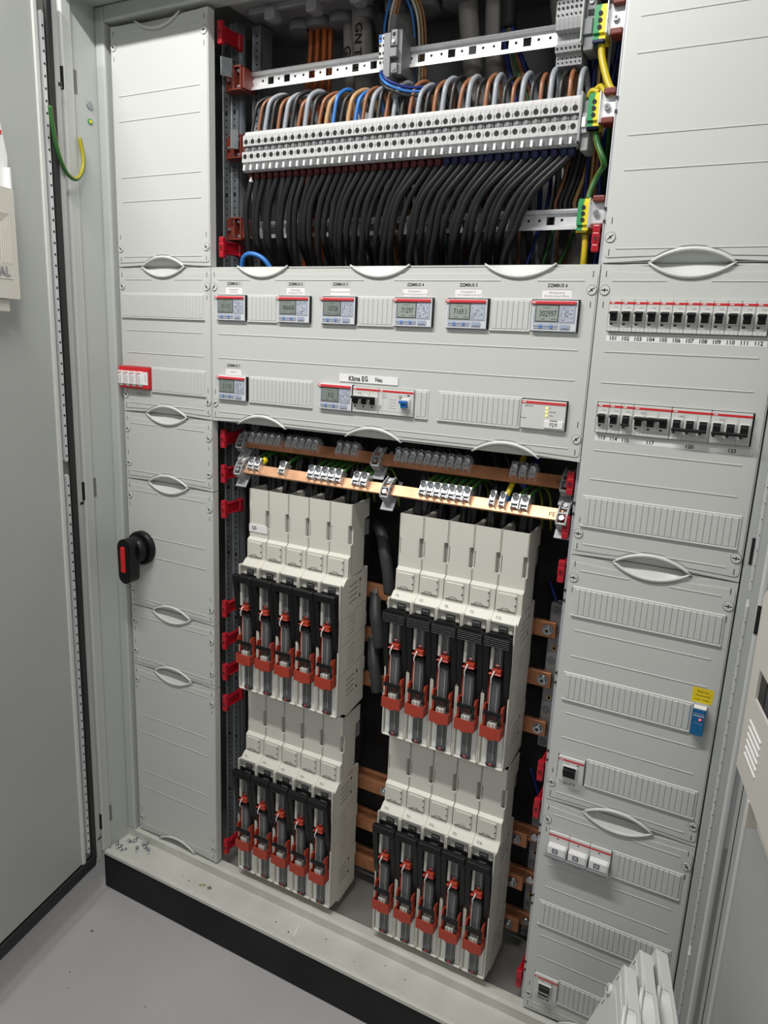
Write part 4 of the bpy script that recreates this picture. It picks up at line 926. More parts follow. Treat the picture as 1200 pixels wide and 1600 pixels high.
# ================================================================== RED COVER HOLDERS
gc = 'red plastic cover holders'
def clip(side):
    s_ = -1 if side else 1
    t = thing('cover_holder', (0, 0, 0), '', 'cover holder', gc); b = MB()
    b.box(-0.006, 0.006, 0.0, 0.012, -0.009, 0.009, 'clip_red', 0.002, 2).box(-0.0055, 0.0055, 0.0, 0.010, 0.008, 0.0195, 'clip_red', 0.002, 2).box(-0.0055, 0.0055, 0.0, 0.010, -0.0195, -0.008, 'clip_red', 0.002, 2)
    b.cyl((0, 0.0003, 0), (0, -0.0012, 0), 0.0045, 'clip_red', 16).cyl((0, -0.0011, 0), (0, -0.0014, 0), 0.003, 'wine', 14)
    b.build('head', t)
    b = MB(); b.box(-0.0015, 0.0015, 0.01, 0.062, -0.012, 0.012, 'clip_red', 0.0008).box(-0.005, 0.005, 0.01, 0.062, -0.012, -0.0095, 'clip_red', 0.0008).box(-0.005, 0.005, 0.01, 0.062, 0.0095, 0.012, 'clip_red', 0.0008).box(-0.005, 0.006, 0.050, 0.064, -0.014, 0.015, 'clip_red', 0.002)
    b.build('stem', t); return t
c0 = clip(0); first = True
hs = {1.762: 'near the roof', 1.388: 'just above the wide cover', 1.012: 'just under the wide cover', 0.938: 'second below the wide cover', 0.862: 'third below the wide cover', 0.638: 'upper of the pair halfway up the upper fuses', 0.562: 'lower of the pair halfway up the upper fuses', 0.488: 'upper of the pair above the lower fuses', 0.412: 'lower of the pair above the lower fuses', 0.038: 'at the very bottom'}
for sd, x, zsl in (('left', 0.2615, (1.762, 1.388, 1.012, 0.938, 0.862, 0.638, 0.562, 0.488, 0.412, 0.038)), ('right', 0.9835, (1.388, 1.012, 0.938, 0.862, 0.488, 0.412, 0.038))):
    for z in zsl:
        o = c0 if first else copy_tree(c0); first = False
        o.location = (x, 0.016, z); o['label'] = 'red cover holder on the %s upright, %s' % (sd, hs[z])

# ================================================================== TERMINAL BUSBARS UNDER THE WIDE COVER
def tilt(y, z, deg=38): return Matrix.Translation((0, y, z)) @ Matrix.Rotation(math.radians(deg), 4, 'X')
MP = tilt(0.030, 0.9545, -38 + 0); MN = tilt(0.052, 1.006, -38)
# in tilted space: +z is along the bar's wide face going up and back, -y is out of that face
tag(MB().box(0.302, 0.974, -0.0025, 0.0025, -0.011, 0.011, 'copper', 0.0005, M=MP).build('terminal_busbar'), 'bright copper busbar, front and lower of the two below the wide cover', 'busbar')
tag(MB().box(0.296, 0.974, -0.0025, 0.0025, -0.012, 0.012, 'copper_dark', 0.0005, M=MN).build('terminal_busbar'), 'darker copper busbar, upper and rear of the two below the wide cover', 'busbar')
bpy.data.objects['terminal_busbar']
b = MB().text('PE', 0.957, -0.0027, -0.002, 0.012, 'ink', False, M=MP, rot=0.1); o = b.build('writing', bpy.data.objects['terminal_busbar'])
b = MB().text('N', 0.957, -0.0027, -0.002, 0.011, 'ink', False, M=MN, rot=0.1); o = b.build('writing', bpy.data.objects['terminal_busbar.001'])
def support(x, M, label, lean=0.0):
    t = thing('busbar_support', (x, 0, 0), label, 'busbar support', 'grey supports of the two terminal busbars'); b = MB()
    P = [(-0.010, -0.018), (-0.013, -0.006), (-0.013, 0.008), (-0.004, 0.026), (0.012, 0.026), (0.016, -0.018)]
    Q = [(-0.007, -0.004), (-0.009, 0.006), (-0.002, 0.021), (0.008, 0.021), (0.010, -0.004)]
    b.prism(P, -0.009, -0.0065, 'term_mid', 'yz', M=M).prism(P, 0.0065, 0.009, 'term_mid', 'yz', M=M).box(-0.009, 0.009, -0.008, 0.016, -0.020, -0.017, 'term_mid', M=M).box(-0.009, 0.009, -0.012, 0.012, -0.003, 0.0, 'term_mid', 0.0005, M=M).box(-0.009, 0.009, 0.0, 0.014, 0.0, 0.025, 'term_mid', M=M).box(-0.009, 0.009, -0.006, 0.0, 0.010, 0.013, 'term_mid', M=M)
    b.build('support_body', t)
    MB().cyl((0, -0.010, -0.010), (0, -0.013, -0.010), 0.0042, 'screw_metal', 14, ).build('screw', t).data.transform(M)
    MB().cyl((0, -0.004, 0.016), (0, -0.008, 0.016), 0.0036, 'terminal', 14).build('bolt_boss', t).data.transform(M)
    MB().box(-0.012, 0.015, 0.016, 0.018, -0.035, 0.028, 'term_mid', 0.001, M=M).build('mounting_or_shade_plate', t)
    return t
for nm, x in (('left', 0.303), ('middle', 0.646), ('right', 0.976)): support(x, MP, 'grey plastic busbar support at the %s of the lower busbar' % nm)
for nm, x in (('left', 0.290), ('middle', 0.612), ('right', 0.972)): support(x, MN, 'grey plastic busbar support at the %s of the upper busbar' % nm)
def bclamp(w, M, small=False):
    t = thing('wire_clamp', (0, 0, 0), '', 'wire clamp', '')
    h = 0.016 if small else 0.021
    b = MB(); b.box(-w / 2 + .0006, -w / 2 + 0.0022, -0.014, 0.004, -0.006, h, 'zinc_pale', 0.0003).box(w / 2 - 0.0022, w / 2 - .0006, -0.014, 0.004, -0.006, h, 'zinc_pale', 0.0003).box(-w / 2 + .0006, w / 2 - .0006, -0.014, 0.0045, h - 0.002, h, 'zinc_pale', 0.0003)
    b.box(-w / 2 + 0.0022, w / 2 - 0.0022, -0.010, -0.003, -0.002, h - 0.002, 'galv', 0.0005).box(-w / 2 + .0006, w / 2 - .0006, -0.0155, -0.0135, 0.002, h, 'zinc', 0.0004); b.build('clamp_frame', t).data.transform(M)
    r = w * 0.40
    S = MB().cyl((0, -0.0145, h * 0.62), (0, -0.021, h * 0.72), r, 'screw_metal', 18, r1=r * .92).cyl((0, -0.010, h * .5), (0, -0.0145, h * .62), r * .6, 'zinc', 12)
    for q in (0, 1):
        MM = Matrix.Translation((0, -0.0212, h * 0.72)) @ Matrix.Rotation(math.radians(35 + 90 * q), 4, 'Y') @ Matrix.Rotation(0, 4, 'X'); S.box(-r * .6, r * .6, -0.0004, 0.0003, -0.0005, 0.0005, 'slot', M=MM)
    S.build('screw', t).data.transform(M); return t
lowx = [('bright', 0.331, .0155), ('b', 0.3465, .0155), ('c', 0.409, .016)] + [('', 0.4775 + 0.0157 * i, .0152) for i in range(5)] + [('', 0.580, .0155), ('', 0.597, .0155)] + [('', 0.7195 + 0.0142 * i, .0138) for i in range(7)] + [('s', 0.852, .011), ('s', 0.870, .011), ('', 0.893, .0155), ('', 0.9095, .0155)]
K0 = bclamp(0.0155, MP); K1 = bclamp(0.0135, MN)
# keep each prototype's tilt in its mesh, place copies by translation only
for k, (_, x, w) in enumerate(lowx):
    o = K0 if k == 0 else copy_tree(K0); o.location = (x, 0, 0); o.scale = (w / 0.0155, 1, 1); o['group'] = 'zinc wire clamps on the lower copper busbar'
    o['label'] = 'zinc wire clamp on the lower copper busbar, %s from the left' % ORD[k]
upx = [0.316 + 0.0165 * i for i in range(5)] + [0.408 + 0.0160 * i for i in range(5)] + [0.527 + 0.0175 * i for i in range(3)] + [0.655 + 0.0152 * i for i in range(10)] + [0.879 + 0.0165 * i for i in range(3)]
for k, x in enumerate(upx):
    o = K1 if k == 0 else copy_tree(K1); o.location = (x, 0, 0); o['group'] = 'zinc wire clamps on the upper copper busbar'
    o['label'] = 'zinc wire clamp on the upper copper busbar, %s from the left' % ORD[k]
for k, (_, x, w) in enumerate(lowx):
    if _ == 's': continue
    m_ = 'green_yellow' if k != 14 else 'wire_yellow'
    cab_([(x, 0.036, 0.964), (x + 0.003, 0.05, 0.978), (x + 0.010 + rn.uniform(-.004, .004), 0.085, 0.988), (x + 0.018, 0.12, 0.965), (x + 0.02, 0.14, 0.90)], 0.0032, 'green_yellow', 'green and yellow wire behind the %s clamp of the lower busbar' % ORD[k], 'wire', 'earth_wire', 'earthing wires behind the lower busbar')
tag(MB().cyl((0.3475, 0.035, 0.968), (0.352, 0.046, 0.976), 0.0065, 'pe_yellow', 14).build('cable_marker'), 'yellow collar behind the leftmost clamps of the lower busbar', 'marker')
cab_([(0.871, 0.036, 0.966), (0.874, 0.05, 0.985), (0.880, 0.09, 1.03), (0.885, 0.11, 1.08)], 0.005, 'wire_yellow', 'bright yellow wire rising from a small clamp on the lower busbar', 'wire')
tag(MB().cyl((0.871, 0.034, 0.963), (0.872, 0.040, 0.971), 0.0062, 'blue', 14).build('cable_marker'), 'blue collar at the foot of the bright yellow wire', 'marker')
cab_([(0.893, 0.06, 0.99), (0.898, 0.08, 1.0), (0.902, 0.11, 1.05)], 0.006, 'wire_dark_blue', 'thick dark blue wire behind the right end of the lower busbar', 'wire')
for k in range(7):
    x = 0.655 + 0.02 * k
    cab_([(x + 0.012, 0.13, 1.05), (x + 0.018, 0.135, 0.97), (x + 0.03, 0.13, 0.91), (x + 0.05, 0.10, 0.87), (x + .052, .09, .83)], 0.0046, 'cable_black', 'black cable hanging behind the busbars, %s from the left in the right half' % ORD[k], 'cable', 'hanging_cable', 'black cables behind the terminal busbars')

# ================================================================== FUSE SWITCHES
gfu = ['upper left', 'upper right', 'lower left', 'lower right']
def fuse_unit(ribbed):
    t = thing('fuse_switch_disconnector', (0, 0, 0), '', 'fuse switch')
    W = 0.0499; b = MB()
    prof = [(0.008, 0.0), (0.008, 0.276), (0.024, 0.2905), (0.107, 0.298), (0.107, 0.2), (0.110, 0.195), (0.110, 0.17), (0.106, 0.165), (0.106, 0.10), (0.110, 0.095), (0.110, 0.07), (0.106, 0.065), (0.107, 0.0), (0.04, -0.011), (0.03, -0.002)]
    b.prism(prof, 0.0003, W, 'fuse_white', 'yz')
    # front side rails and bottom lip
    for x0, x1 in ((0.0003, 0.0032), (W - 0.0029, W)): b.box(x0, x1, 0.0, 0.0095, 0.0, 0.283, 'fuse_white', 0.0008)
    b.box(0.0003, W, 0.0, 0.0095, 0.0, 0.003, 'fuse_white', 0.0008).box(0.0035, W - 0.0035, 0.004, 0.010, 0.276, 0.279, 'slot_grey')
    b.box(0.006, 0.0065, 0.006, 0.0085, 0.004, 0.27, 'slot_grey').box(W - .0065, W - .006, 0.006, 0.0085, 0.004, 0.27, 'slot_grey')
    # ventilation slots and joints on the side wall
    xs0, xs1 = W - 0.0004, W + 0.0001
    for zc in (0.262, 0.060):
        for j in range(4): b.prism([(0.035, zc - 0.026 + 0.0115 * j), (0.067, zc - 0.021 + 0.0115 * j), (0.067, zc - 0.019 + 0.0115 * j), (0.035, zc - 0.0245 + 0.0115 * j)], xs0, xs1, 'slot', 'yz')
        b.box(xs0, xs1, 0.075, 0.080, zc - 0.022, zc - 0.015, 'slot').box(xs0, xs1, 0.075, 0.080, zc + 0.012, zc + 0.019, 'slot').box(xs0, xs1, 0.077, 0.078, zc - 0.015, zc + 0.012, 'slot_grey')
    for zc in (0.19, 0.125):
        for j in range(5): b.prism([(0.035, zc - 0.022 + 0.009 * j), (0.062, zc - 0.017 + 0.009 * j), (0.062, zc - 0.0158 + 0.009 * j), (0.035, zc - 0.0212 + 0.009 * j)], xs0, xs1, 'slot_grey' if j % 2 else 'slot', 'yz')
    for zc in (0.158, 0.215, 0.095): b.prism([(0.010, zc - 0.008), (0.106, zc + 0.010), (0.106, zc + 0.0108), (0.010, zc - 0.0072)], xs0, xs1, 'slot_grey', 'yz')
    b.build('base', t)
    MB().box(0.0055, 0.0165, 0.005, 0.009, 0.004, 0.075, 'fuse_panel').build('front_plate', t); MB().box(0.0345, 0.044, 0.0058, 0.009, 0.004, 0.075, 'fuse_panel').build('front_plate', t)
    # terminal shroud with open top
    b = MB(); zt = 0.439; z0 = 0.292
    b.box(0.0003, 0.0025, 0.037, 0.105, z0, zt, 'fuse_white', 0.0006)
    b.prism([(0.037, z0), (0.037, 0.358), (0.043, 0.360), (0.043, 0.395), (0.037, 0.397), (0.037, zt), (0.105, zt - 0.003 + 0.006), (0.105, 0.405), (0.088, 0.402), (0.088, 0.30), (0.08, z0)], W - 0.0024, W, 'fuse_white', 'yz')
    b.prism([(0.0003, 0.3), (W, 0.3), (W, 0.357), (W - 0.0085, 0.360), (W - 0.0085, 0.396), (W, 0.398), (W, zt), (0.0003, zt), (0.0003, 0.395), (0.004, 0.392), (0.004, 0.362), (0.0003, 0.358)], 0.037, 0.0395, 'fuse_white', 'xz')
    b.box(W - 0.010, W - 0.0005, 0.0432, 0.0455, 0.357, 0.399, 'notch').box(0.0005, 0.006, 0.0432, 0.0455, 0.357, 0.397, 'notch').box(W - 0.0092, W - 0.0078, 0.037, 0.045, 0.3585, 0.3975, 'fuse_white')
    b.build('terminal_shroud', t)
    MB().box(0.004, W - 0.010, 0.0465, 0.100, z0 + 0.003, 0.392, 'dark').build('terminal_chamber', t)
    # stepped lid with lever mark
    b = MB(); b.prism([(0.029, 0.289), (0.029, 0.331), (0.0375, 0.3365), (0.06, 0.3365), (0.06, 0.289)], 0.0008, W - 0.0008, 'fuse_white', 'yz')
    b.box(0.0045, 0.0385, 0.0272, 0.0295, 0.296, 0.327, 'fuse_white', 0.0006).box(0.0045, 0.0385, 0.027, 0.029, 0.2945, 0.2955, 'slot_grey')
    b.box(0.040, 0.0403, 0.0285, 0.0293, 0.295, 0.330, 'slot_grey').cyl((0.0375, 0.0274, 0.322), (0.0375, 0.0266, 0.322), 0.0014, 'ink', 8).cyl((0.0375, 0.0274, 0.308), (0.0375, 0.0266, 0.308), 0.0014, 'ink', 8)
    for s_ in (-1, 1): b.prism([(0.0195 + s_ * 0.009, 0.2965), (0.0195 + s_ * 0.0035, 0.3005), (0.0195 + s_ * 0.0035, 0.3012), (0.0195 + s_ * 0.0096, 0.2965)], 0.0266, 0.0273, 'slot', 'xz')
    b.box(0.016, 0.023, 0.0262, 0.0273, 0.2998, 0.3015, 'ink', 0.0003).build('lid', t)
    # black bail handle
    b = MB()
    def side(x0, x1): b.prism([(-0.002, 0.150), (-0.006, 0.165), (-0.020, 0.255), (-0.018, 0.263), (-0.008, 0.263), (0.006, 0.165), (0.008, 0.142), (0.004, 0.132)], x0, x1, 'black', 'yz')
    side(0.0005, 0.0105); side(W - 0.0105, W - 0.0005)
    b.box(0.0035, W - 0.0035, 0.0045, 0.0079, 0.094, 0.262, 'black')
    b.prism([(0.0095, 0.19), (0.0095, 0.255), (0.014, 0.25), (0.012, 0.195)], -0.006, 0.004, 'black', 'xz').prism([(W - 0.0095, 0.19), (W - 0.0095, 0.255), (W - 0.014, 0.25), (W - 0.012, 0.195)], -0.006, 0.004, 'black', 'xz')
    if ribbed:
        b.box(0.0, W, -0.021, -0.008, 0.243, 0.262, 'black', 0.002, 2)
        for j in range(5): b.box(0.002, W - 0.002, -0.0222, -0.020, 0.2445 + 0.0036 * j, 0.2458 + 0.0036 * j, 'black', 0.0004)
        b.prism([(0.004, 0.262), (W - 0.004, 0.262), (W - 0.007, 0.267), (0.007, 0.267)], -0.018, -0.009, 'black')
    else:
        b.box(0.0, W, -0.022, -0.009, 0.2505, 0.2665, 'black', 0.0035, 3)
        b.prism([(0.001, 0.236), (0.015, 0.252), (W - 0.015, 0.252), (W - 0.001, 0.236), (W - 0.001, 0.254), (0.001, 0.254)], -0.016, -0.008, 'black')
    b.build('handle', t)
    # clear fuse carriers
    def clr(x0, x1, z0, z1, y=-0.001):
        b = MB()
        b.box(x0, x1, y, 0.009, z0, z1, 'clear_edge', 0.0012).box(x0 + 0.002, x1 - 0.002, y - 0.0006, 0.008, z0 + 0.003, z1 - 0.003, 'clear_dark', 0.0006)
        b.box(x0 + 0.0045, x0 + 0.0052, y - 0.0009, 0.008, z0 + 0.005, z1 - 0.006, 'clear_edge').box(x1 - 0.0052, x1 - 0.0046, y - 0.0009, 0.008, z0 + 0.008, z1 - 0.010, 'ceramic')
        b.build('fuse_window', t)
    clr(0.0168, 0.0338, 0.010, 0.068); clr(0.018, 0.0335, 0.108, 0.176, -0.006); clr(0.018, 0.0335, 0.198, 0.256, -0.004)
    MB().box(0.0165, 0.035, -0.002, 0.008, 0.005, 0.0115, 'slot', 0.001).box(0.0225, 0.0285, -0.0035, 0.0, 0.0058, 0.0105, 'red', 0.001).build('fuse_grip', t)
    MB().box(0.018, 0.033, -0.007, 0.008, 0.1, 0.108, 'slot', 0.001).box(0.022, 0.029, -0.0082, 0.0, 0.1, 0.1065, 'fuse_red', 0.001).build('fuse_grip', t)
    MB().box(0.017, 0.034, -0.006, 0.006, 0.2, 0.207, 'slot', 0.001).box(0.0225, 0.0285, -0.0075, 0.0, 0.201, 0.2065, 'red', 0.001).build('fuse_grip', t)
    # pale lever strip
    MB().box(0.0115, 0.0175, -0.010, 0.004, 0.196, 0.252, 'ceramic', 0.002, 2).box(0.0135, 0.0165, -0.004, 0.004, 0.11, 0.17, 'clear_edge', 0.0008).build('pull_strip', t)
    # red operating carrier
    b = MB(); b.prism([(0.0055, 0.068), (0.0165, 0.068), (0.0195, 0.0655), (0.030, 0.0655), (0.033, 0.068), (0.044, 0.068), (0.044, 0.089), (0.0055, 0.089)], -0.0165, -0.014, 'fuse_red').box(0.011, 0.0385, -0.002, 0.006, 0.088, 0.112, 'slot').box(0.0055, 0.008, -0.016, 0.007, 0.068, 0.089, 'fuse_red', 0.0005).box(0.0415, 0.044, -0.016, 0.007, 0.068, 0.089, 'fuse_red', 0.0005).box(0.0055, 0.044, -0.015, 0.007, 0.068, 0.071, 'fuse_red')
    for x0, x1 in ((0.0070, 0.0095), (0.0400, 0.0425)):
        b.prism([(-0.005, 0.086), (-0.004, 0.110), (-0.013, 0.120), (-0.010, 0.129), (0.004, 0.127), (0.004, 0.086)], x0, x1, 'fuse_red', 'yz')
    b.box(0.0105, 0.014, -0.003, 0.004, 0.126, 0.186, 'fuse_red', 0.0008).build('carrier', t)
    MB().box(0.0085, 0.041, -0.0165, -0.012, 0.112, 0.1195, 'black', 0.0012, 2).build('cross_bar', t)
    MB().box(0.0165, 0.035, -0.010, 0.006, 0.176, 0.184, 'black', 0.0015).cyl((0.0175, -0.011, 0.179), (0.0175, -0.004, 0.179), 0.0032, 'black', 12).cyl((0.034, -0.011, 0.177), (0.034, -0.004, 0.177), 0.0025, 'black', 12).build('pivot', t)
    MB().box(0.0175, 0.034, -0.0125, 0.005, 0.188, 0.199, 'fuse_red', 0.0015, 2).box(0.012, 0.035, -0.0135, -0.002, 0.1885, 0.1915, 'fuse_red', 0.001).build('latch', t)
    MB().box(0.017, 0.033, -0.013, 0.006, 0.074, 0.0965, 'ceramic', 0.0015, 2).box(0.0205, 0.0215, -0.0136, -0.0128, 0.08, 0.097, 'slot_grey').box(0.028, 0.029, -0.0136, -0.0128, 0.08, 0.097, 'slot_grey').build('insert', t)
    MB().tube([(0.0225, -0.0125, 0.197), (0.0215, -0.0165, 0.191), (0.0190, -0.0165, 0.184), (0.0188, -0.0145, 0.176)], 0.0013, 'white', 8, k=5).build('cable_tie', t)
    MB().box(0.0175, 0.035, 0.0048, 0.009, 0.262, 0.2735, 'slot', 0.0012).box(0.0195, 0.033, 0.0044, 0.006, 0.264, 0.2715, 'term_grey', 0.0006).build('test_window', t)
    return t
FG = [(0.3162, 0.4732), (0.6702, 0.4732), (0.3130, 0.0165), (0.6702, 0.0165)]
prot = {}
nm = {0: ['G1', 'G2', 'G3', 'G4', 'G5'], 1: ['F6', 'F7', 'F8', 'F9', 'F10'], 2: ['F11', 'F13', 'F15', 'F17', 'F17'], 3: ['F15', 'F21', 'F12', 'F21', 'F18']}
for g, (gx, gz) in enumerate(FG):
    rb = g == 1
    for i in range(5):
        o = fuse_unit(rb) if rb not in prot else copy_tree(prot[rb])
        prot.setdefault(rb, o)
        o.location = (gx + 0.0501 * i, 0.0, gz); o['group'] = 'fuse switches of the %s block of five' % gfu[g]
        o['label'] = 'white fuse switch with black handle, %s in the %s block of five' % (('leftmost', 'second from left', 'middle one', 'second from right', 'rightmost')[i], gfu[g])
for g, (gx, gz) in enumerate(FG):
    for i in range(5):
        o = [q for q in bpy.data.objects if q.name.startswith('fuse_switch_disconnector')][g * 5 + i]
        if g == 0: continue
        M = Matrix.Translation((0.013, 0.0145, 0.2845)) @ Matrix.Rotation(math.radians(-45), 4, 'X')
        b = MB(); b.text(nm[g][i], 0, -0.0015, 0.001, 0.0062, 'ink', False, M=M)
        b.build('marking', o)
tag(MB().box(gx * 0 + 0.3168, 0.3635, 0.0352, 0.0368, 0.8205, 0.8365, 'paper').text('Q5', 0.330, 0.0350, 0.829, 0.0095, 'ink', True, rot=0.05).build('name_sticker'), 'white sticker with handwriting on the leftmost upper left fuse switch', 'sticker')
# rear slabs with rating plate beside each block
for g, (gx, gz) in enumerate(FG):
    x = gx + 0.0501 * 5
    t = MB(); t.prism([(0.088, gz + 0.30), (0.128, gz + 0.305), (0.128, gz + 0.408), (0.085, gz + 0.402)], x - 0.009, x - 0.004, 'dark', 'yz'); o = t.build('side_shield')
    tag(o, 'black side shield at the rear of the %s fuse block' % gfu[g], 'shield', 'black shields beside the fuse blocks')
    b = MB(); b.box(x - 0.0039, x - 0.0034, 0.096, 0.112, gz + 0.365, gz + 0.398, 'term_grey')
    for k in range(6): b.box(x - 0.0035, x - 0.0033, 0.0975, 0.1105, gz + 0.368 + 0.005 * k, gz + 0.3695 + 0.005 * k, 'terminal')
    b.build('rating_plate', o)

# ================================================================== BUSBARS BEHIND THE FUSES
barz = [0.712, 0.611, 0.509]
bn = ['top', 'middle', 'bottom']
rs = {}
for g, dz in ((0, 0.0), (1, -0.4565)):
    for k, z in enumerate(barz):
        xe = 0.960 if g == 0 else 0.946
        o = MB().box(0.300, xe, 0.126, 0.136, z + dz - 0.0155, z + dz + 0.0155, 'copper_dark', 0.0006).build('copper_busbar')
        tag(o, '%s copper busbar behind the %s fuse blocks' % (bn[k], 'upper' if g == 0 else 'lower'), 'busbar', 'copper busbars behind the fuse blocks')
        if g == 1:
            q = MB().box(0.300, 0.968, 0.152, 0.162, z + dz - 0.0155, z + dz + 0.0155, 'copper_dark', 0.0006).build('copper_busbar')
            tag(q, '%s copper busbar behind the lower fuse blocks, rear of the pair' % bn[k], 'busbar', 'copper busbars behind the fuse blocks')
            for x in (0.622, 0.925):
                MB().cyl((x, 0.126, z + dz), (x, 0.1215, z + dz), 0.010, 'zinc', 20).cyl((x, 0.1215, z + dz), (x, 0.117, z + dz), 0.006, 'screw_metal', 6).build('bolt', o)
            MB().cyl((0.955, 0.152, z + dz), (0.955, 0.146, z + dz), 0.0085, 'screw_metal', 6).build('bolt', q)
        else:
            MB().cyl((0.945, 0.126, z), (0.945, 0.1235, z), 0.0105, 'zinc', 20).cyl((0.945, 0.1235, z), (0.945, 0.118, z), 0.0078, 'screw_metal', 6).cyl((0.945, 0.118, z), (0.945, 0.1175, z), 0.0035, 'slot', 6).build('bolt', o)
            MB().cyl((0.579, 0.126, z + 0.002), (0.579, 0.120, z + 0.002), 0.0058, 'screw_metal', 12).build('screw', o)
            MB().cyl((0.618, 0.126, z - 0.012), (0.618, 0.108, z - 0.012), 0.0055, 'screw_metal', 6).build('bolt', o)
            cab_([(0.602, 0.105, z - 0.008), (0.600, 0.102, z + 0.02), (0.591, 0.105, z + 0.055), (0.575, 0.13, z + 0.088), (0.55, 0.16, z + 0.10)] if k else [(0.618, 0.112, z + 0.01), (0.616, 0.105, z + 0.05), (0.606, 0.105, z + 0.095), (0.585, 0.125, z + 0.13), (0.55, 0.16, z + 0.14)], 0.0125, 'cable_grey', 'thick dark grey cable bolted to the %s busbar between the upper fuse blocks' % bn[k], 'cable', 'feeder_cable', 'thick feeder cables between the upper fuse blocks', 18)
for nm_, z0, z1 in (('upper', 0.462, 0.762), ('lower', 0.0, 0.31)):
    t = thing('rear_busbar_support', (0.955, 0.142, z0), 'grey plastic support holding the right ends of the %s copper busbars' % nm_, 'busbar support')
    y = 0.0 if nm_ == 'upper' else 0.022
    b = MB(); b.box(-0.013, 0.013, y, y + 0.02, 0, z1 - z0, 'term_mid', 0.004, 3)
    b.build('support_body', t)
    for k in range(4):
        z = (0.012, 0.083, 0.185, 0.286)[k]
        MB().cyl((-0.002, y - 0.0003, z), (-0.002, y - 0.0012, z), 0.0075, 'term_grey', 20).build('bolt_recess', t)
        if 0 < k < 3: MB().cyl((0.002, y - 0.0003, z + 0.025), (0.002, y - 0.002, z + 0.025), 0.005, 'brass', 14).cyl((0.002, y - 0.0019, z + 0.025), (0.002, y - 0.0024, z + 0.025), 0.0032, 'dark', 12).build('threaded_insert', t)
for k, (z, lb) in enumerate(((0.80, 'above'), (0.40, 'below'))):
    cab_([(0.93, 0.16, z), (0.955, 0.15, z - 0.05), (0.975, 0.15, z - 0.1)], 0.003, 'wire_dark_blue', 'dark blue wire %s the upper right busbar support' % lb, 'wire')

# ================================================================== LOOSE COVERS LEANING AT THE LOWER RIGHT
dl = math.radians(-77.5)
def leaning(apex, label):
    """spare cover standing on its long edge and leaning towards the door; origin = its upper far corner"""
    t = thing('spare_cover', apex, label, 'cover', 'spare covers leaning at the lower right')
    e1 = Vector((0.235, -0.972, 0.0)).normalized(); e2 = Vector((-0.30, -0.12, -0.95)); e2 = (e2 - e1 * e2.dot(e1)).normalized(); T = e1.cross(e2)
    if T.x < 0: T = -T
    H = (apex[2] + 0.1258) / -e2.z; Ln = 0.75
    M = Matrix((e1, T, e2)).transposed().to_4x4()     # local x along the long edge, y thickness, z down the face
    hs_ = [0.125, 0.375, 0.625]
    b = MB(); O = outline(Ln, H, [], hs_); b.prism(O, 0.0, 0.003, 'cover_light', 'xz')
    b.box(0, 0.003, 0.003, 0.0175, 0, H, 'cover_light', 0.0006).box(Ln - 0.003, Ln, 0.003, 0.0175, 0, H, 'cover_light').box(0.003, Ln - 0.003, 0.003, 0.0175, H - 0.003, H, 'cover_light')
    x = 0.003
    for c in hs_: b.box(x, c - 0.056, 0.003, 0.0175, 0, 0.003, 'cover_light', 0.0004); b.box(c - 0.056, c + 0.056, 0.0125, 0.0175, 0, 0.003, 'cover_light'); x = c + 0.056
    b.box(x, Ln - 0.003, 0.003, 0.0175, 0, 0.003, 'cover_light')
    b.prism(outline(Ln, H, [], hs_, 0.0028, 0.0085, 0.0115, 0.006, 0.006), -0.0012, 0.0003, 'cover_light', 'xz')
    for z in (0.0245, 0.127, 0.173): b.box(0.02, Ln - 0.02, -0.0021, -0.001, z - 0.0009, z + 0.0009, 'cover_light', 0.0004)
    for z in (0.012, 0.057): b.box(0.009, 0.0102, -0.0016, -0.001, z, z + 0.008, 'slot')
    b.build('face_plate', t).data.transform(M)
    MB().cyl((0.0095, 0.0, 0.038), (0.0095, -0.006, 0.038), 0.0072, 'cover_light', 20).box(0.005, 0.014, -0.0064, -0.006, 0.0374, 0.0386, 'ink').build('locking_screw', t).data.transform(M)
    for c in hs_:
        A = arc(c, 0, 1); h = MB(); h.tube([(p[0], -0.0022, p[1] - 0.0008) for p in A], 0.003, 'cover_light', 8, smooth_path=False)
        for i in range(len(A) - 1):
            p, q = A[i], A[i + 1]; h.face([h.bm.verts.new((p[0], 0.0005, p[1])), h.bm.verts.new((q[0], 0.0005, q[1])), h.bm.verts.new((q[0], 0.012, 0)), h.bm.verts.new((p[0], 0.012, 0))], 'cover_light', True)
        h.build('handle', t).data.transform(M)
    return t
leaning((1.1885, -0.270, 0.425), 'spare cover leaning at the lower right, front one of three')
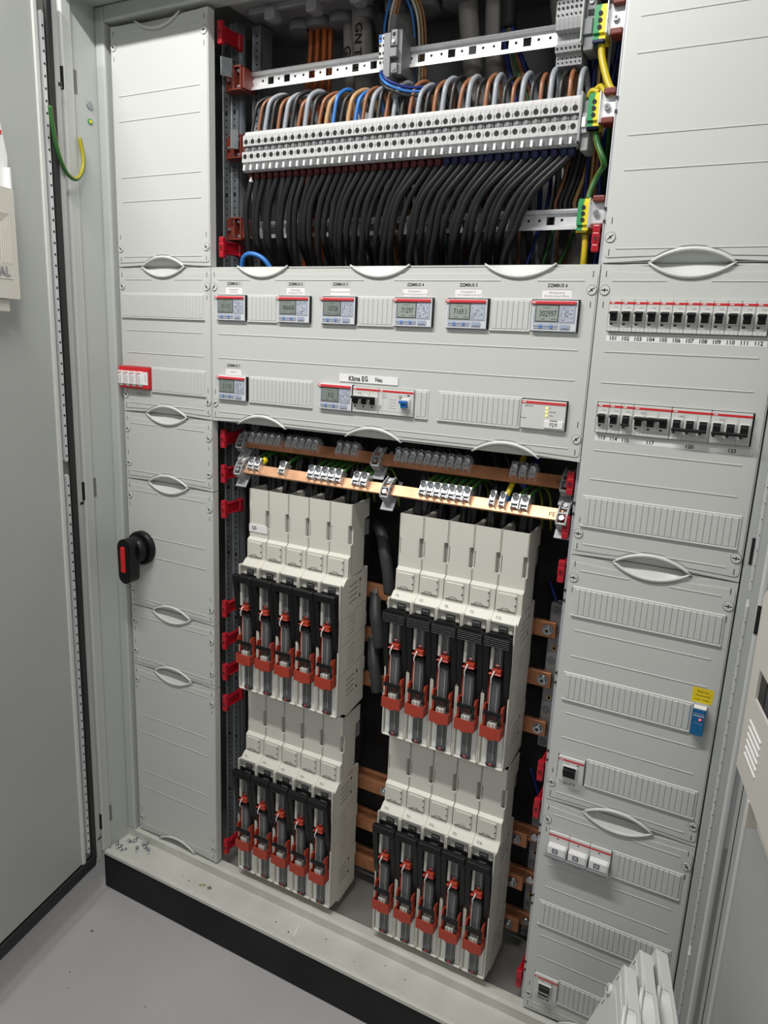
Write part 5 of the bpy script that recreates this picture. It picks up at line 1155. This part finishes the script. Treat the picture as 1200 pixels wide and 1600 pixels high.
leaning((1.203, -0.230, 0.423), 'spare cover leaning at the lower right, middle one of three')
leaning((1.2215, -0.200, 0.409), 'spare cover leaning at the lower right, rearmost beside the door')

# ================================================================== LOOSE SCREWS AND SCRAP ON THE SILL
sc = [(-0.006, -0.030, 0.4), (0.004, -0.022, 2.0), (0.030, -0.020, 0.9), (0.040, -0.022, -0.6), (0.046, -0.027, 0.1), (0.030, -0.040, -0.9), (0.058, -0.030, -0.8), (-0.012, -0.062, 1.4), (0.002, -0.063, 0.9), (-0.022, -0.055, 2.2)]
where = ['at the back left', 'standing at the back left', 'in the cluster near the left frame post', 'in the middle of the cluster', 'at the right of the cluster', 'lying in front of the cluster', 'rightmost of all', 'second from the left at the front', 'right one of the front three', 'leftmost, in the corner']
t0 = thing('loose_screw', (0, 0, 0), '', 'screw', 'loose screws lying on the sill')
MB().cyl((-0.0035, 0, 0.0042), (0.0, 0, 0.0042), 0.0042, 'screw_metal', 6).cyl((0.0, 0, 0.0042), (0.0012, 0, 0.0042), 0.0048, 'screw_metal', 14).build('head', t0)
MB().cyl((0.001, 0, 0.0042), (0.0125, 0, 0.0025), 0.0020, 'zinc', 10).build('shank', t0)
for k, (x, y, a) in enumerate(sc):
    o = t0 if k == 0 else copy_tree(t0); o.location = (x, y, -0.0240 - 0.003 * (y + 0.074) / 0.0655 + 0.0004); o.rotation_euler.z = a; o['label'] = 'loose zinc screw on the sill, ' + where[k]
b = MB(); b.box(-0.016, 0.016, -0.0015, 0.0015, 0, 0.0008, 'white', 0.0002); o = b.build('cut_cable_tie'); o.location = (0.512, -0.047, -0.0243); o.rotation_euler.z = math.radians(-78)
tag(o, 'white snipped strip of plastic lying on the sill before the fuse blocks', 'scrap')
b = MB(); b.box(-0.006, 0.006, -0.0012, 0.0012, 0, 0.0008, 'white', 0.0002); o = b.build('cut_cable_tie'); o.location = (0.503, -0.058, -0.0239); o.rotation_euler.z = math.radians(-40)
tag(o, 'shorter white snippet touching the strip of plastic on the sill', 'scrap')
